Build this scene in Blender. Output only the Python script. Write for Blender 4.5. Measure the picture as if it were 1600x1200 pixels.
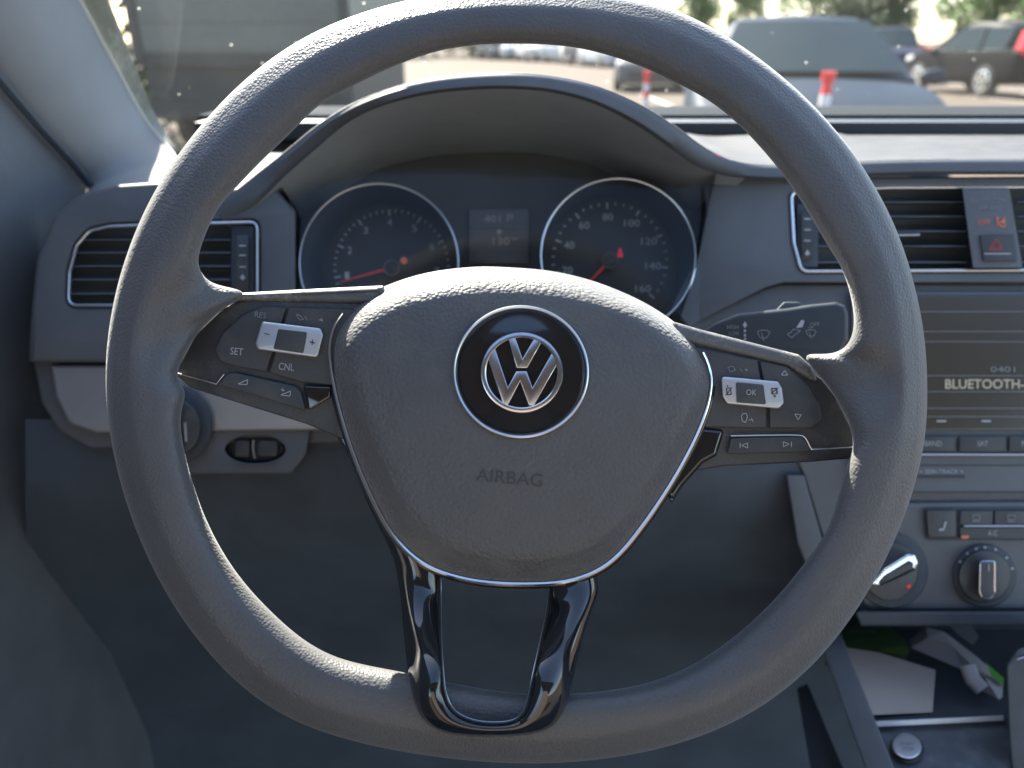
import bpy, math, random
from mathutils import Vector, Matrix
from mathutils.geometry import tessellate_polygon
R = math.radians
PI = math.pi
random.seed(7)
S = bpy.context.scene
for o in list(bpy.data.objects):
    bpy.data.objects.remove(o)
COL = S.collection

# ------------------------------------------------------------------ camera
F = 1202.0                                   # focal length in photograph pixels (1600 wide)
PITCH = math.atan((600-66)/F)                # horizon sits at row 66
CAM = Vector((0, 0, 1.25))
RT = Vector((1, 0, 0)); UP = Vector((0, math.sin(PITCH), math.cos(PITCH))); FW = Vector((0, math.cos(PITCH), -math.sin(PITCH)))
cd = bpy.data.cameras.new("camera"); cam = bpy.data.objects.new("camera", cd); COL.objects.link(cam)
cam.location = CAM; cam.rotation_euler = (PI/2-PITCH, 0, 0)
cd.sensor_width = 36; cd.lens = 36*F/1600; cd.clip_start = 0.02; cd.clip_end = 3000
cd.dof.use_dof = True; cd.dof.focus_distance = 0.366; cd.dof.aperture_fstop = 7.5
S.camera = cam
# ------------------------------------------------------------------ light
SUN_E, SUN_A = 41, 22.7                        # elevation, degrees left of straight ahead
sdir = Vector((-math.sin(R(SUN_A))*math.cos(R(SUN_E)), math.cos(R(SUN_A))*math.cos(R(SUN_E)), math.sin(R(SUN_E))))
W = bpy.data.worlds.new("World"); S.world = W; W.use_nodes = True
nt = W.node_tree; bg = nt.nodes['Background']
sky = nt.nodes.new('ShaderNodeTexSky'); sky.sky_type = 'NISHITA'; sky.sun_disc = False
sky.sun_elevation = R(SUN_E); sky.sun_rotation = R(-SUN_A); sky.dust_density = 1.2; sky.air_density = 1.0; sky.ozone_density = 1.0
nt.links.new(sky.outputs[0], bg.inputs[0]); bg.inputs[1].default_value = 0.09
sl = bpy.data.lights.new("sun", 'SUN'); sun = bpy.data.objects.new("sun", sl); COL.objects.link(sun)
sl.energy = 5.0; sl.angle = R(0.5); sl.color = (1.0, 0.93, 0.82)
sun.rotation_euler = sdir.to_track_quat('Z', 'Y').to_euler()
S.view_settings.view_transform = 'Standard'; S.view_settings.look = 'None'
S.view_settings.exposure = 2.5; S.view_settings.gamma = 1

# ------------------------------------------------------------------ geometry helpers
def P(px, py, d):
    """photograph pixel seen at a depth of d metres -> world point"""
    return CAM + RT*((px-800)/F*d) + UP*(-(py-600)/F*d) + FW*d
def PX(px, py, x):
    return P(px, py, x*F/(px-800))
def PZ(px, py, z):
    k = -(py-600)/F; t = (z-CAM.z)/(UP.z*k+FW.z)
    return P(px, py, t)
def PY(px, py, y):
    k = -(py-600)/F; return P(px, py, y/(UP.y*k+FW.y))
def cr(pts, n=6, closed=True):
    """Catmull-Rom through points"""
    m = len(pts); out = []
    rng = range(m) if closed else range(m-1)
    for i in rng:
        if closed: a, b, c, e = pts[(i-1) % m], pts[i], pts[(i+1) % m], pts[(i+2) % m]
        else: a, b, c, e = pts[max(i-1, 0)], pts[i], pts[i+1], pts[min(i+2, m-1)]
        for k in range(n):
            t = k/n
            out.append(tuple(0.5*((2*b[j])+(-a[j]+c[j])*t+(2*a[j]-5*b[j]+4*c[j]-e[j])*t*t+(-a[j]+3*b[j]-3*c[j]+e[j])*t**3) for j in range(len(b))))
    if not closed: out.append(tuple(pts[-1]))
    return out
def rp(pts, r=6, n=5):
    """polygon with rounded corners; a point may carry its own radius as third value"""
    out = []; m = len(pts)
    for i in range(m):
        p = Vector(pts[i][:2]); a = Vector(pts[i-1][:2]); b = Vector(pts[(i+1) % m][:2])
        rr = pts[i][2] if len(pts[i]) > 2 else r
        u = a-p; v = b-p; la, lb = u.length, v.length
        if rr <= 0 or la < 1e-6 or lb < 1e-6: out.append((p.x, p.y)); continue
        u /= la; v /= lb
        ang = math.acos(max(-1, min(1, u.dot(v))))
        k = min(rr/max(math.tan(ang/2), 1e-3), la*.48, lb*.48)
        p0 = p+u*k; p2 = p+v*k
        for j in range(n+1):
            t = j/n; q = p0*(1-t)**2+p*2*t*(1-t)+p2*t*t; out.append((q.x, q.y))
    return out
def ell(cx, cy, rx, ry=None, n=40, rot=0):
    ry = ry or rx; c, s = math.cos(R(rot)), math.sin(R(rot)); out = []
    for i in range(n):
        a = 2*PI*i/n; x, y = rx*math.cos(a), ry*math.sin(a); out.append((cx+x*c-y*s, cy+x*s+y*c))
    return out
def rbox(cx, cy, w, h, r=3, rot=0, n=4):
    c, s = math.cos(R(rot)), math.sin(R(rot))
    q = [(-w/2, -h/2), (w/2, -h/2), (w/2, h/2), (-w/2, h/2)]
    return rp([(cx+x*c-y*s, cy+x*s+y*c) for x, y in q], r, n)
def area(p): return 0.5*sum(p[i][0]*p[(i+1) % len(p)][1]-p[(i+1) % len(p)][0]*p[i][1] for i in range(len(p)))
def inset(p, k):
    m = len(p); sg = 1 if area(p) > 0 else -1; out = []
    for i in range(m):
        a = Vector(p[i-1][:2]); b = Vector(p[i][:2]); c = Vector(p[(i+1) % m][:2])
        t1 = (b-a); t2 = (c-b)
        if t1.length < 1e-7: t1 = t2
        if t2.length < 1e-7: t2 = t1
        t1 = t1.normalized(); t2 = t2.normalized()
        n1 = Vector((-t1.y, t1.x)); n2 = Vector((-t2.y, t2.x)); nn = n1+n2
        if nn.length < 1e-6: nn = n1
        nn.normalize(); q = b+nn*(sg*k/max(nn.dot(n1), .5)); out.append((q.x, q.y))
    return out
def D(d, x, y): return d(x, y) if callable(d) else d
def plane_d(p1, p2, p3):
    """depth as a plane in inverse depth through three (px,py,d) points: a true flat surface"""
    M = Matrix(((p1[0], p1[1], 1), (p2[0], p2[1], 1), (p3[0], p3[1], 1))).inverted()
    k = M @ Vector((1/p1[2], 1/p2[2], 1/p3[2]))
    return lambda x, y: 1/(k[0]*x+k[1]*y+k[2])

class MB:
    def __init__(s): s.v = []; s.f = []
    def add(s, vs, fs):
        o = len(s.v); s.v += [Vector(v) for v in vs]; s.f += [tuple(i+o for i in f) for f in fs]; return s
    def loft(s, rings, closed=True, cap0=False, cap1=False, loop=False):
        n = len(rings[0]); o = len(s.v)
        for r in rings: s.v += [Vector(q) for q in r]
        m = len(rings)
        for i in range(m if loop else m-1):
            for j in range(n if closed else n-1):
                a = o+i*n+j; b = o+i*n+(j+1) % n; c = o+((i+1) % m)*n+(j+1) % n; e = o+((i+1) % m)*n+j
                s.f.append((a, b, c, e))
        if cap0: s.f.append(tuple(o+j for j in range(n))[::-1])
        if cap1: s.f.append(tuple(o+(m-1)*n+j for j in range(n)))
        return s
    def plate(s, out, d, th, bev=1.5, holes=(), hole_th=None, segs=3):
        """solid slab from a pixel outline, front at depth d, with a rounded front edge"""
        loops = [list(out)]+[list(h) for h in holes]; ins = []
        for k, lp in enumerate(loops):
            b = bev if k == 0 else -bev*.6
            rings = []; bm = abs(b)*D(d, *lp[0][:2])/F
            for q in range(segs+1):
                a = q/segs*PI/2
                pl = inset(lp, b*(1-math.sin(a))) if b else lp
                rings.append([P(x, y, D(d, x, y)+bm*(1-math.cos(a))) for x, y in pl])
                if q == 0: ins.append(pl)
            rings.append([P(x, y, D(d, x, y)+(th if k == 0 else (hole_th or th))) for x, y in lp])
            s.loft(rings)
        vs = []; base = []
        for lp in ins: base += lp
        tri = tessellate_polygon([[Vector((x, y, 0)) for x, y in lp] for lp in ins])
        s.add([P(x, y, D(d, x, y)) for x, y in base], tri)
        if not holes:
            o = len(s.v); s.add([P(x, y, D(d, x, y)+th) for x, y in out], [tuple(range(len(out)))[::-1]])
        return s
    def tube(s, path, r, n=8, closed=False, sy=1.0):
        """path of world points, radius number or list"""
        m = len(path); rings = []; path = [Vector(p) for p in path]; ref = None
        for i in range(m):
            t = (path[(i+1) % m]-path[i-1]) if closed else (path[min(i+1, m-1)]-path[max(i-1, 0)])
            t.normalize()
            if ref is None:
                ref = Vector((0, 0, 1)) if abs(t.z) < .9 else Vector((0, 1, 0))
                ref = FW if abs(t.dot(FW)) < .9 else ref
            u = (ref-t*ref.dot(t)).normalized(); w = t.cross(u); rr = r[i] if isinstance(r, (list, tuple)) else r
            rings.append([path[i]+u*(rr*sy*math.cos(2*PI*k/n))+w*(rr*math.sin(2*PI*k/n)) for k in range(n)])
        return s.loft(rings, True, not closed, not closed, closed)
    def ptube(s, pts, rpx, d, n=8, closed=False, sy=1.0):
        return s.tube([P(p[0], p[1], p[2] if len(p) > 2 else D(d, p[0], p[1])) for p in pts], rpx*D(d, *pts[0][:2])/F, n, closed, sy)
    def box(s, c, size, rot=None, bev=0):
        x, y, z = [q/2 for q in size]; c = Vector(c); M = rot or Matrix.Identity(3)
        vs = [c+M@Vector(q) for q in [(-x,-y,-z),(x,-y,-z),(x,y,-z),(-x,y,-z),(-x,-y,z),(x,-y,z),(x,y,z),(-x,y,z)]]
        return s.add(vs, [(0,3,2,1),(4,5,6,7),(0,1,5,4),(1,2,6,5),(2,3,7,6),(3,0,4,7)])
    def build(s, name, mat, parent=None, label=None, kind=None, sharp=40, smooth=True, loc=None):
        me = bpy.data.meshes.new(name)
        org = Vector((0, 0, 0))
        if parent is not None: org = root_of(parent)['_org'] if False else ORG[root_of(parent).name]
        elif loc is not None: org = Vector(loc)
        elif s.v:
            org = Vector((sum(v.x for v in s.v)/len(s.v), sum(v.y for v in s.v)/len(s.v), min(v.z for v in s.v)))
        me.from_pydata([v-org for v in s.v], [], s.f); me.validate(); me.update()
        fix_normals(me)
        if smooth:
            me.polygons.foreach_set('use_smooth', [True]*len(me.polygons)); me.set_sharp_from_angle(angle=R(sharp))
        for m in (mat if isinstance(mat, (list, tuple)) else [mat]): me.materials.append(m)
        o = bpy.data.objects.new(name, me); COL.objects.link(o)
        if parent is not None: o.parent = parent
        else: o.location = org; ORG[o.name] = org
        if label: o['label'] = label
        if kind: o['kind'] = kind
        return o
import bmesh
def fix_normals(me):
    bm = bmesh.new(); bm.from_mesh(me); bmesh.ops.remove_doubles(bm, verts=bm.verts, dist=1e-6)
    bmesh.ops.recalc_face_normals(bm, faces=bm.faces); bm.to_mesh(me); bm.free()
ORG = {}
def root_of(o):
    while o.parent is not None: o = o.parent
    return o
def thing(name, loc, label, cat, group=None):
    o = bpy.data.objects.new(name, None); COL.objects.link(o); o.location = loc; o.empty_display_size = .05
    ORG[o.name] = Vector(loc); o['label'] = label; o['category'] = cat
    if group: o['group'] = group
    return o
def tag(o, label, cat, group=None):
    o['label'] = label; o['category'] = cat
    if group: o['group'] = group
    return o
def struct(o): o['kind'] = 'structure'; return o
def text(body, cx, cy, w, h, d, mat, parent, rot=0, name='lettering', th=.00025, bold=0.0, shear=0):
    cu = bpy.data.curves.new('t', 'FONT'); cu.body = body; cu.extrude = .01; cu.resolution_u = 3; cu.offset = bold; cu.align_x = 'CENTER'
    ob = bpy.data.objects.new('t', cu); me = bpy.data.meshes.new_from_object(ob)
    vs = [v.co.copy() for v in me.vertices]; fs = [tuple(p.vertices) for p in me.polygons]
    bpy.data.objects.remove(ob); bpy.data.meshes.remove(me)
    x0, x1 = min(v.x for v in vs), max(v.x for v in vs); y0, y1 = min(v.y for v in vs), max(v.y for v in vs)
    c, s_ = math.cos(R(rot)), math.sin(R(rot)); out = []
    for v in vs:
        u = ((v.x-x0)/(x1-x0)-.5)*w; q = -((v.y-y0)/max(y1-y0, 1e-6)-.5)*h; u -= q*shear
        px = cx+u*c-q*s_; py = cy+u*s_+q*c
        out.append(P(px, py, D(d, px, py)-(th if v.z > 0 else -th)))
    return MB().add(out, fs).build(name, mat, parent, smooth=False)
def glyph(polys, d, mat, parent, name='symbol', th=.0003):
    """several small flat pixel polygons printed on one surface"""
    m = MB()
    for p in polys: m.plate(p, (lambda x, y: D(d, x, y)-th), th*1.5, 0)
    return m.build(name, mat, parent, smooth=False)
def line(x0, y0, x1, y1, w):
    v = Vector((x1-x0, y1-y0)).normalized()*(w/2); n = Vector((-v.y, v.x))
    return [(x0+n.x, y0+n.y), (x1+n.x, y1+n.y), (x1-n.x, y1-n.y), (x0-n.x, y0-n.y)]
def outline_glyph(pts, w):
    return [line(*pts[i], *pts[(i+1) % len(pts)], w) for i in range(len(pts))]

# ------------------------------------------------------------------ materials
def mat(name, col, rough=.5, metal=0, spec=.5, coat=0, emis=None, es=0, bump=None, dust=None, mottle=0, sheen=0):
    m = bpy.data.materials.new(name); m.use_nodes = True; n = m.node_tree.nodes; l = m.node_tree.links
    b = n['Principled BSDF']; b.inputs['Base Color'].default_value = (*col, 1); b.inputs['Roughness'].default_value = rough
    b.inputs['Metallic'].default_value = metal; b.inputs['Specular IOR Level'].default_value = spec
    b.inputs['Coat Weight'].default_value = coat; b.inputs['Coat Roughness'].default_value = .05
    b.inputs['Sheen Weight'].default_value = sheen; b.inputs['Sheen Roughness'].default_value = .5
    if emis: b.inputs['Emission Color'].default_value = (*emis, 1); b.inputs['Emission Strength'].default_value = es
    tc = n.new('ShaderNodeTexCoord')
    if mottle or dust:
        no = n.new('ShaderNodeTexNoise'); no.inputs['Scale'].default_value = 14; no.inputs['Detail'].default_value = 8; no.inputs['Roughness'].default_value = .65
        l.new(tc.outputs['Object'], no.inputs['Vector'])
        mx = n.new('ShaderNodeMix'); mx.data_type = 'RGBA'; mx.inputs[6].default_value = (*[c*(1-mottle) for c in col], 1); mx.inputs[7].default_value = (*[min(1, c*(1+mottle)) for c in col], 1)
        mr = n.new('ShaderNodeMapRange'); mr.inputs[1].default_value = .35; mr.inputs[2].default_value = .65
        l.new(no.outputs[0], mr.inputs[0]); l.new(mr.outputs[0], mx.inputs[0]); last = mx.outputs[2]
        if dust:
            dc, amt, sc = dust
            n2 = n.new('ShaderNodeTexNoise'); n2.inputs['Scale'].default_value = sc; n2.inputs['Detail'].default_value = 6; n2.inputs['Roughness'].default_value = .75
            n3 = n.new('ShaderNodeTexNoise'); n3.inputs['Scale'].default_value = sc*.09; n3.inputs['Detail'].default_value = 3
            l.new(tc.outputs['Object'], n2.inputs['Vector']); l.new(tc.outputs['Object'], n3.inputs['Vector'])
            ad = n.new('ShaderNodeMath'); ad.operation = 'ADD'; l.new(n2.outputs[0], ad.inputs[0]); l.new(n3.outputs[0], ad.inputs[1])
            r2 = n.new('ShaderNodeMapRange'); r2.inputs[1].default_value = 1.0; r2.inputs[2].default_value = 1.35; r2.inputs[4].default_value = amt
            l.new(ad.outputs[0], r2.inputs[0])
            m2 = n.new('ShaderNodeMix'); m2.data_type = 'RGBA'; m2.inputs[7].default_value = (*dc, 1)
            l.new(r2.outputs[0], m2.inputs[0]); l.new(last, m2.inputs[6]); last = m2.outputs[2]
            rr = n.new('ShaderNodeMapRange'); rr.inputs[3].default_value = rough; rr.inputs[4].default_value = min(1, rough+.5); rr.inputs[2].default_value = max(amt, .01)
            l.new(r2.outputs[0], rr.inputs[0]); l.new(rr.outputs[0], b.inputs['Roughness'])
        l.new(last, b.inputs['Base Color'])
    if bump:
        kind, sc, dist, st = bump
        bp = n.new('ShaderNodeBump'); bp.inputs['Distance'].default_value = dist; bp.inputs['Strength'].default_value = st
        if kind == 'leather':
            vo = n.new('ShaderNodeTexVoronoi'); vo.feature = 'F1'; vo.inputs['Scale'].default_value = sc
            l.new(tc.outputs['Object'], vo.inputs['Vector'])
            iv = n.new('ShaderNodeMath'); iv.operation = 'SUBTRACT'; iv.inputs[0].default_value = 1; l.new(vo.outputs['Distance'], iv.inputs[1]); l.new(iv.outputs[0], bp.inputs['Height'])
        else:
            no2 = n.new('ShaderNodeTexNoise'); no2.inputs['Scale'].default_value = sc; no2.inputs['Detail'].default_value = 4; no2.inputs['Roughness'].default_value = .6
            l.new(tc.outputs['Object'], no2.inputs['Vector']); l.new(no2.outputs[0], bp.inputs['Height'])
        l.new(bp.outputs[0], b.inputs['Normal'])
    return m
M_duct = mat('vent_duct_plastic', (.14, .155, .165), .7, mottle=.15)
DUST = (.42, .38, .32)
M_leather = mat('rim_leather', (.086, .084, .083), .47, spec=.6, sheen=.25, bump=('leather', 760, .0003, .8), mottle=.12)
M_pad = mat('airbag_vinyl', (.084, .083, .083), .47, spec=.6, sheen=.25, bump=('leather', 540, .0005, .75), mottle=.1, dust=(DUST, .10, 900))
M_soft = mat('dash_soft_plastic', (.106, .112, .121), .62, bump=('noise', 900, .0003, .5), mottle=.1)
M_dashtop = mat('dash_top_plastic', (.058, .058, .062), .65, spec=.3, bump=('noise', 700, .0005, .6), mottle=.12, dust=(DUST, .12, 600))
M_fascia = mat('fascia_plastic', (.116, .121, .130), .55, bump=('noise', 1100, .0002, .4), mottle=.1)
M_dark = mat('dark_plastic', (.055, .065, .078), .6, mottle=.2)
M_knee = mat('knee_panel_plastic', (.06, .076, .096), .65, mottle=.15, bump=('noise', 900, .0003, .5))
M_black = mat('matte_black', (.03, .034, .038), .5, mottle=.1)
M_gloss = mat('piano_black', (.012, .013, .015), .07, spec=.6, coat=.6, mottle=.1)
M_satin = mat('satin_black', (.048, .049, .051), .38, mottle=.1, dust=(DUST, .16, 700))
M_satin_dusty = mat('dusty_satin_black', (0.1050, 0.1050, 0.1080), .42, mottle=.15, dust=(DUST, .7, 500), bump=('noise', 900, .0003, .5))
M_btn = mat('button_plastic', (.055, .056, .058), .45, mottle=.1, dust=(DUST, .12, 800))
M_chrome = mat('chrome', (.78, .78, .80), .13, metal=1, mottle=.05)
M_satinchrome = mat('satin_chrome', (.72, .74, .78), .3, metal=1, mottle=.05)
M_silver = mat('silver_button', (.62, .63, .66), .36, metal=.75, mottle=.08)
M_decor = mat('silver_decor', (0.4080, 0.3960, 0.3960), .42, metal=.5, mottle=.08, bump=('noise', 1500, .0002, .6))
M_pillar = mat('pillar_fabric', (.25, .25, .25), .85, bump=('noise', 1600, .0004, .6), mottle=.06, sheen=.2)
M_door = mat('door_plastic', (.115, .125, .135), .6, bump=('noise', 1100, .0003, .5), mottle=.12)
M_print = mat('printed_white', (.42, .43, .44), .6)
M_printdim = mat('printed_grey', (.24, .25, .26), .6)
M_printblk = mat('printed_black', (.02, .02, .02), .6)
M_emboss = mat('embossed_vinyl', (.055, .056, .058), .6)
M_orange = mat('lit_orange', (.3, .1, .05), .5, emis=(1, .3, .18), es=.03)
M_red = mat('lit_red', (.5, .02, .03), .5, emis=(1, .04, .08), es=.05)
M_needle = mat('needle_red', (.28, .035, .035), .5, emis=(1, .08, .06), es=.02)
M_gprint = mat('gauge_print', (.62, .64, .64), .6)
M_dial = mat('dial_face', (.048, .047, .044), .5, mottle=.1)
M_lcd = mat('lcd_screen', (.030, .028, .024), .25, spec=.5, emis=(.5, .45, .35), es=.008)
M_lcdtext = mat('lcd_text', (.3, .28, .22), .5, emis=(1, .9, .7), es=.03)
M_card = mat('beige_card', (.50, .42, .36), .8, mottle=.05)
M_receipt = mat('receipt_paper', (.42, .38, .37), .8, mottle=.06)
M_green = mat('green_packet', (.07, .13, .035), .5, mottle=.3)
M_green2 = mat('bright_green_packet', (.12, .42, .06), .5, mottle=.1)
M_frit = mat('dusty_frit', (.26, .25, .20), .8, mottle=.2, dust=((.7, .68, .6), .5, 260))
M_carpet = mat('carpet', (.03, .04, .055), .95, mottle=.3)
M_console = mat('console_plastic', (.085, .098, .115), .5, mottle=.15, dust=((.35, .35, .35), .35, 800))

def glass_mat():
    m = bpy.data.materials.new('dusty_windshield_glass'); m.use_nodes = True; n = m.node_tree.nodes; l = m.node_tree.links; n.clear()
    out = n.new('ShaderNodeOutputMaterial'); tr = n.new('ShaderNodeBsdfTransparent'); tr.inputs[0].default_value = (.90, .93, .91, 1)
    du = n.new('ShaderNodeBsdfTranslucent'); du.inputs[0].default_value = (.85, .82, .75, 1)
    tc = n.new('ShaderNodeTexCoord')
    vo = n.new('ShaderNodeTexVoronoi'); vo.inputs['Scale'].default_value = 48; l.new(tc.outputs['Object'], vo.inputs['Vector'])
    r1 = n.new('ShaderNodeMapRange'); r1.inputs[1].default_value = .07; r1.inputs[2].default_value = .02; r1.inputs[3].default_value = 0; r1.inputs[4].default_value = .35
    l.new(vo.outputs['Distance'], r1.inputs[0])
    no = n.new('ShaderNodeTexNoise'); no.inputs['Scale'].default_value = 5; no.inputs['Detail'].default_value = 8; l.new(tc.outputs['Object'], no.inputs['Vector'])
    r2 = n.new('ShaderNodeMapRange'); r2.inputs[1].default_value = .3; r2.inputs[2].default_value = .75; r2.inputs[3].default_value = .002; r2.inputs[4].default_value = .011
    l.new(no.outputs[0], r2.inputs[0])
    ad = n.new('ShaderNodeMath'); ad.operation = 'ADD'; l.new(r1.outputs[0], ad.inputs[0]); l.new(r2.outputs[0], ad.inputs[1])
    mx = n.new('ShaderNodeMixShader'); l.new(ad.outputs[0], mx.inputs[0]); l.new(tr.outputs[0], mx.inputs[1]); l.new(du.outputs[0], mx.inputs[2])
    gl = n.new('ShaderNodeBsdfGlossy'); gl.inputs['Roughness'].default_value = .03
    m2 = n.new('ShaderNodeMixShader'); m2.inputs[0].default_value = .02; l.new(mx.outputs[0], m2.inputs[1]); l.new(gl.outputs[0], m2.inputs[2])
    l.new(m2.outputs[0], out.inputs[0]); return m
def lens_mat(name, refl, rough=.08, col=(1, 1, 1)):
    m = bpy.data.materials.new(name); m.use_nodes = True; n = m.node_tree.nodes; l = m.node_tree.links; n.clear()
    out = n.new('ShaderNodeOutputMaterial'); tr = n.new('ShaderNodeBsdfTransparent'); tr.inputs[0].default_value = (*col, 1)
    gl = n.new('ShaderNodeBsdfGlossy'); gl.inputs['Roughness'].default_value = rough
    m2 = n.new('ShaderNodeMixShader'); m2.inputs[0].default_value = refl; l.new(tr.outputs[0], m2.inputs[1]); l.new(gl.outputs[0], m2.inputs[2])
    l.new(m2.outputs[0], out.inputs[0]); return m
M_wind = glass_mat()
M_lens = lens_mat('gauge_lens', .012, .1)

# ================================================================== OUTSIDE
# ground
def asphalt():
    m = mat('asphalt', (.085, .066, .052), .9, spec=.15, mottle=.15, bump=('noise', 60, .004, .5))
    return m
g = MB(); n = 40
g.add([(-600, -200, 0), (600, -200, 0), (600, 1500, 0), (-600, 1500, 0)], [(0, 1, 2, 3)])
struct(g.build('ground', asphalt(), loc=(0, 0, 0)))
M_line = mat('parking_paint', (.4, .38, .35), .8, mottle=.2)
g = MB()
for k in range(-6, 12):
    x = k*2.75+.6
    for y0, y1 in ((5, 10.2), (17, 22), (22.2, 27.2)): g.add([(x, y0, .004), (x+.1, y0, .004), (x+.1, y1, .004), (x, y1, .004)], [(0, 1, 2, 3)])
struct(g.build('parking_lines', M_line, loc=(0, 0, 0)))

# ---- cars (local frame: +x forward, origin on the ground)
M_tyre = mat('tyre_rubber', (.02, .02, .02), .8); M_alloy = mat('alloy_wheel', (.6, .6, .6), .3, metal=.9)
M_carglass = mat('car_glass', (.018, .03, .035), .12, spec=.1); M_lampglass = mat('headlamp_glass', (.6, .62, .65), .1)
M_tail = mat('tail_lamp', (.5, .01, .02), .2); M_grille = mat('grille_black', (.015, .015, .017), .4)
def paint(name, c, metal=.0): return mat(name, c, .5, metal=metal, spec=.04, mottle=.03)
def make_car(name, loc, yaw, body_mat, style, label, group=None, hi=False, cat='car'):
    t = thing(name, loc, label, cat, group)
    c, s = math.cos(yaw), math.sin(yaw); L0 = Vector(loc)
    def T(x, y, z): return L0+Vector((x*c-y*s, x*s+y*c, z))
    if style == 'sedan':
        st = [(-2.35, .70, .42, .80), (-2.28, .80, .28, .97), (-1.9, .88, .22, 1.02), (-1.3, .91, .2, 1.0), (-.4, .92, .2, .97), (.5, .92, .2, .96), (1.05, .91, .2, .975), (1.5, .90, .2, .93), (1.95, .87, .2, .84), (2.2, .80, .22, .74), (2.33, .68, .30, .62)]
        cabin = [(-1.95, .66, .98), (-1.15, .56, 1.36), (-.35, .57, 1.43), (.25, .565, 1.39), (1.05, .70, .97)]; wb = 1.36; rw = .33
    elif style == 'suv':
        st = [(-2.3, .78, .5, 1.0), (-2.25, .86, .38, 1.1), (-1.8, .91, .3, 1.12), (-1.0, .92, .28, 1.1), (0, .93, .28, 1.08), (1.0, .92, .28, 1.10), (1.5, .91, .28, 1.06), (1.95, .88, .28, .98), (2.2, .82, .3, .88), (2.3, .72, .4, .75)]
        cabin = [(-2.2, .74, 1.08), (-1.95, .66, 1.55), (-.9, .66, 1.69), (.1, .64, 1.66), (1.05, .74, 1.08)]; wb = 1.34; rw = .37
    else:  # van
        st = [(-2.6, .9, .4, 1.2), (-2.55, .95, .3, 1.25), (0, .97, .3, 1.25), (1.8, .96, .3, 1.2), (2.4, .93, .3, 1.05), (2.6, .8, .4, .85)]
        cabin = [(-2.55, .9, 1.22), (-2.5, .82, 2.2), (.5, .82, 2.25), (1.1, .8, 2.15), (2.0, .86, 1.18)]; wb = 1.6; rw = .36
    # lower body as lofted rounded sections
    def sect(x, hw, zb, zt):
        pts = []
        q = [(-hw*.93, zb), (-hw, zb+.10), (-hw, zb+(zt-zb)*.55), (-hw*.965, zt-.09), (-hw*.88, zt-.015), (-hw*.45, zt+.018), (0, zt+.028)]
        q = q+[(-a, b) for a, b in q[-2::-1]]
        return [T(x, y, z) for y, z in cr(q, 2, False)]
    # refine stations along length
    ss = cr([tuple(a) for a in st], 3, False)
    MB().loft([sect(*a) for a in ss], True, True, True).build('body', body_mat, t, sharp=50)
    # cabin (painted roof and pillars)
    def csec(x, hw, z, zb): return [T(x, -hw-.06, zb), T(x, -hw, z-.05), T(x, -hw*.86, z), T(x, 0, z+.03), T(x, hw*.86, z), T(x, hw, z-.05), T(x, hw+.06, zb)]
    cs = cr(cabin, 4, False); belt = cabin[0][2]-.04
    rings = []
    for x, hw, z in cs:
        zz = max(z, belt+.06); hb = .80 if style != 'van' else .92
        k = (zz-belt)/(max(a[2] for a in cabin)-belt)
        rings.append([T(x, -(hb*.97), belt-.03), T(x, -(hb+(hw-hb)*k*.9), belt+(zz-belt)*.86), T(x, -hw*.88*(.4+.6*k)-(1-k)*.35, zz), T(x, 0, zz+.03*k), T(x, hw*.88*(.4+.6*k)+(1-k)*.35, zz), T(x, (hb+(hw-hb)*k*.9), belt+(zz-belt)*.86), T(x, hb*.97, belt-.03)])
    MB().loft(rings, True, True, True).build('roof', body_mat, t, sharp=35)
    # glass: windscreen and rear window as slightly proud curved sheets
    def sheet(xa, za, wa, xb, zb_, wb_, nm, off):
        rr = []
        for i in range(4):
            k = i/3; x = xa+(xb-xa)*k; z = za+(zb_-za)*k; w = wa+(wb_-wa)*k
            rr.append([T(x+off[0]-.10*(abs(j-3)/3)**2*(1 if xa > 0 else -1), w*(j-3)/3, z+off[1]) for j in range(7)])
        rr2 = [[p-Vector((c*off[0]*.5, s*off[0]*.5, off[1]*.5)) for p in r] for r in rr]
        m = MB().loft(rr, False); m.loft(rr2, False); return m.build(nm, M_carglass, t)
    a, b = cabin[-1], cabin[-2]; e, f = cabin[0], cabin[1]
    sheet(a[0]-.04, a[2]+.02, a[1]*1.0, b[0]+.06, b[2]-.03, b[1]*.93, 'windscreen', (.10, .055))
    sheet(e[0]+.04, e[2]+.10, e[1]*.95, f[0]-.02, f[2]-.06, f[1]*.9, 'rear_window', (-.07, .03))
    # side windows
    top = max(q[2] for q in cabin); hb = .80 if style != 'van' else .92; hwm = cabin[2][1]
    for sd in (-1, 1):
        xa, xb = cabin[-1][0]-.22, cabin[-2][0]-.02; xr0, xr1 = cabin[0][0]+.5, cabin[1][0]+.12
        zt = top-.10; zb_ = belt+.05; xm = (xb+xr1)/2+.05
        yb = (hb+.012); yt = hb+(hwm-hb)*.9*.93+.022
        for q in ([(xa, zb_), (xb, zt), (xm+.03, zt), (xm+.03, zb_)], [(xm-.05, zb_), (xm-.05, zt), (xr1, zt), (xr0, zb_)]):
            vs = [T(x, sd*(yb if z == zb_ else yt), z) for x, z in q]; vs2 = [T(x, sd*((yb if z == zb_ else yt)-.03), z) for x, z in q]
            MB().loft([vs, vs2], True, True, True).build('side_window', M_carglass, t, smooth=False)
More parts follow.
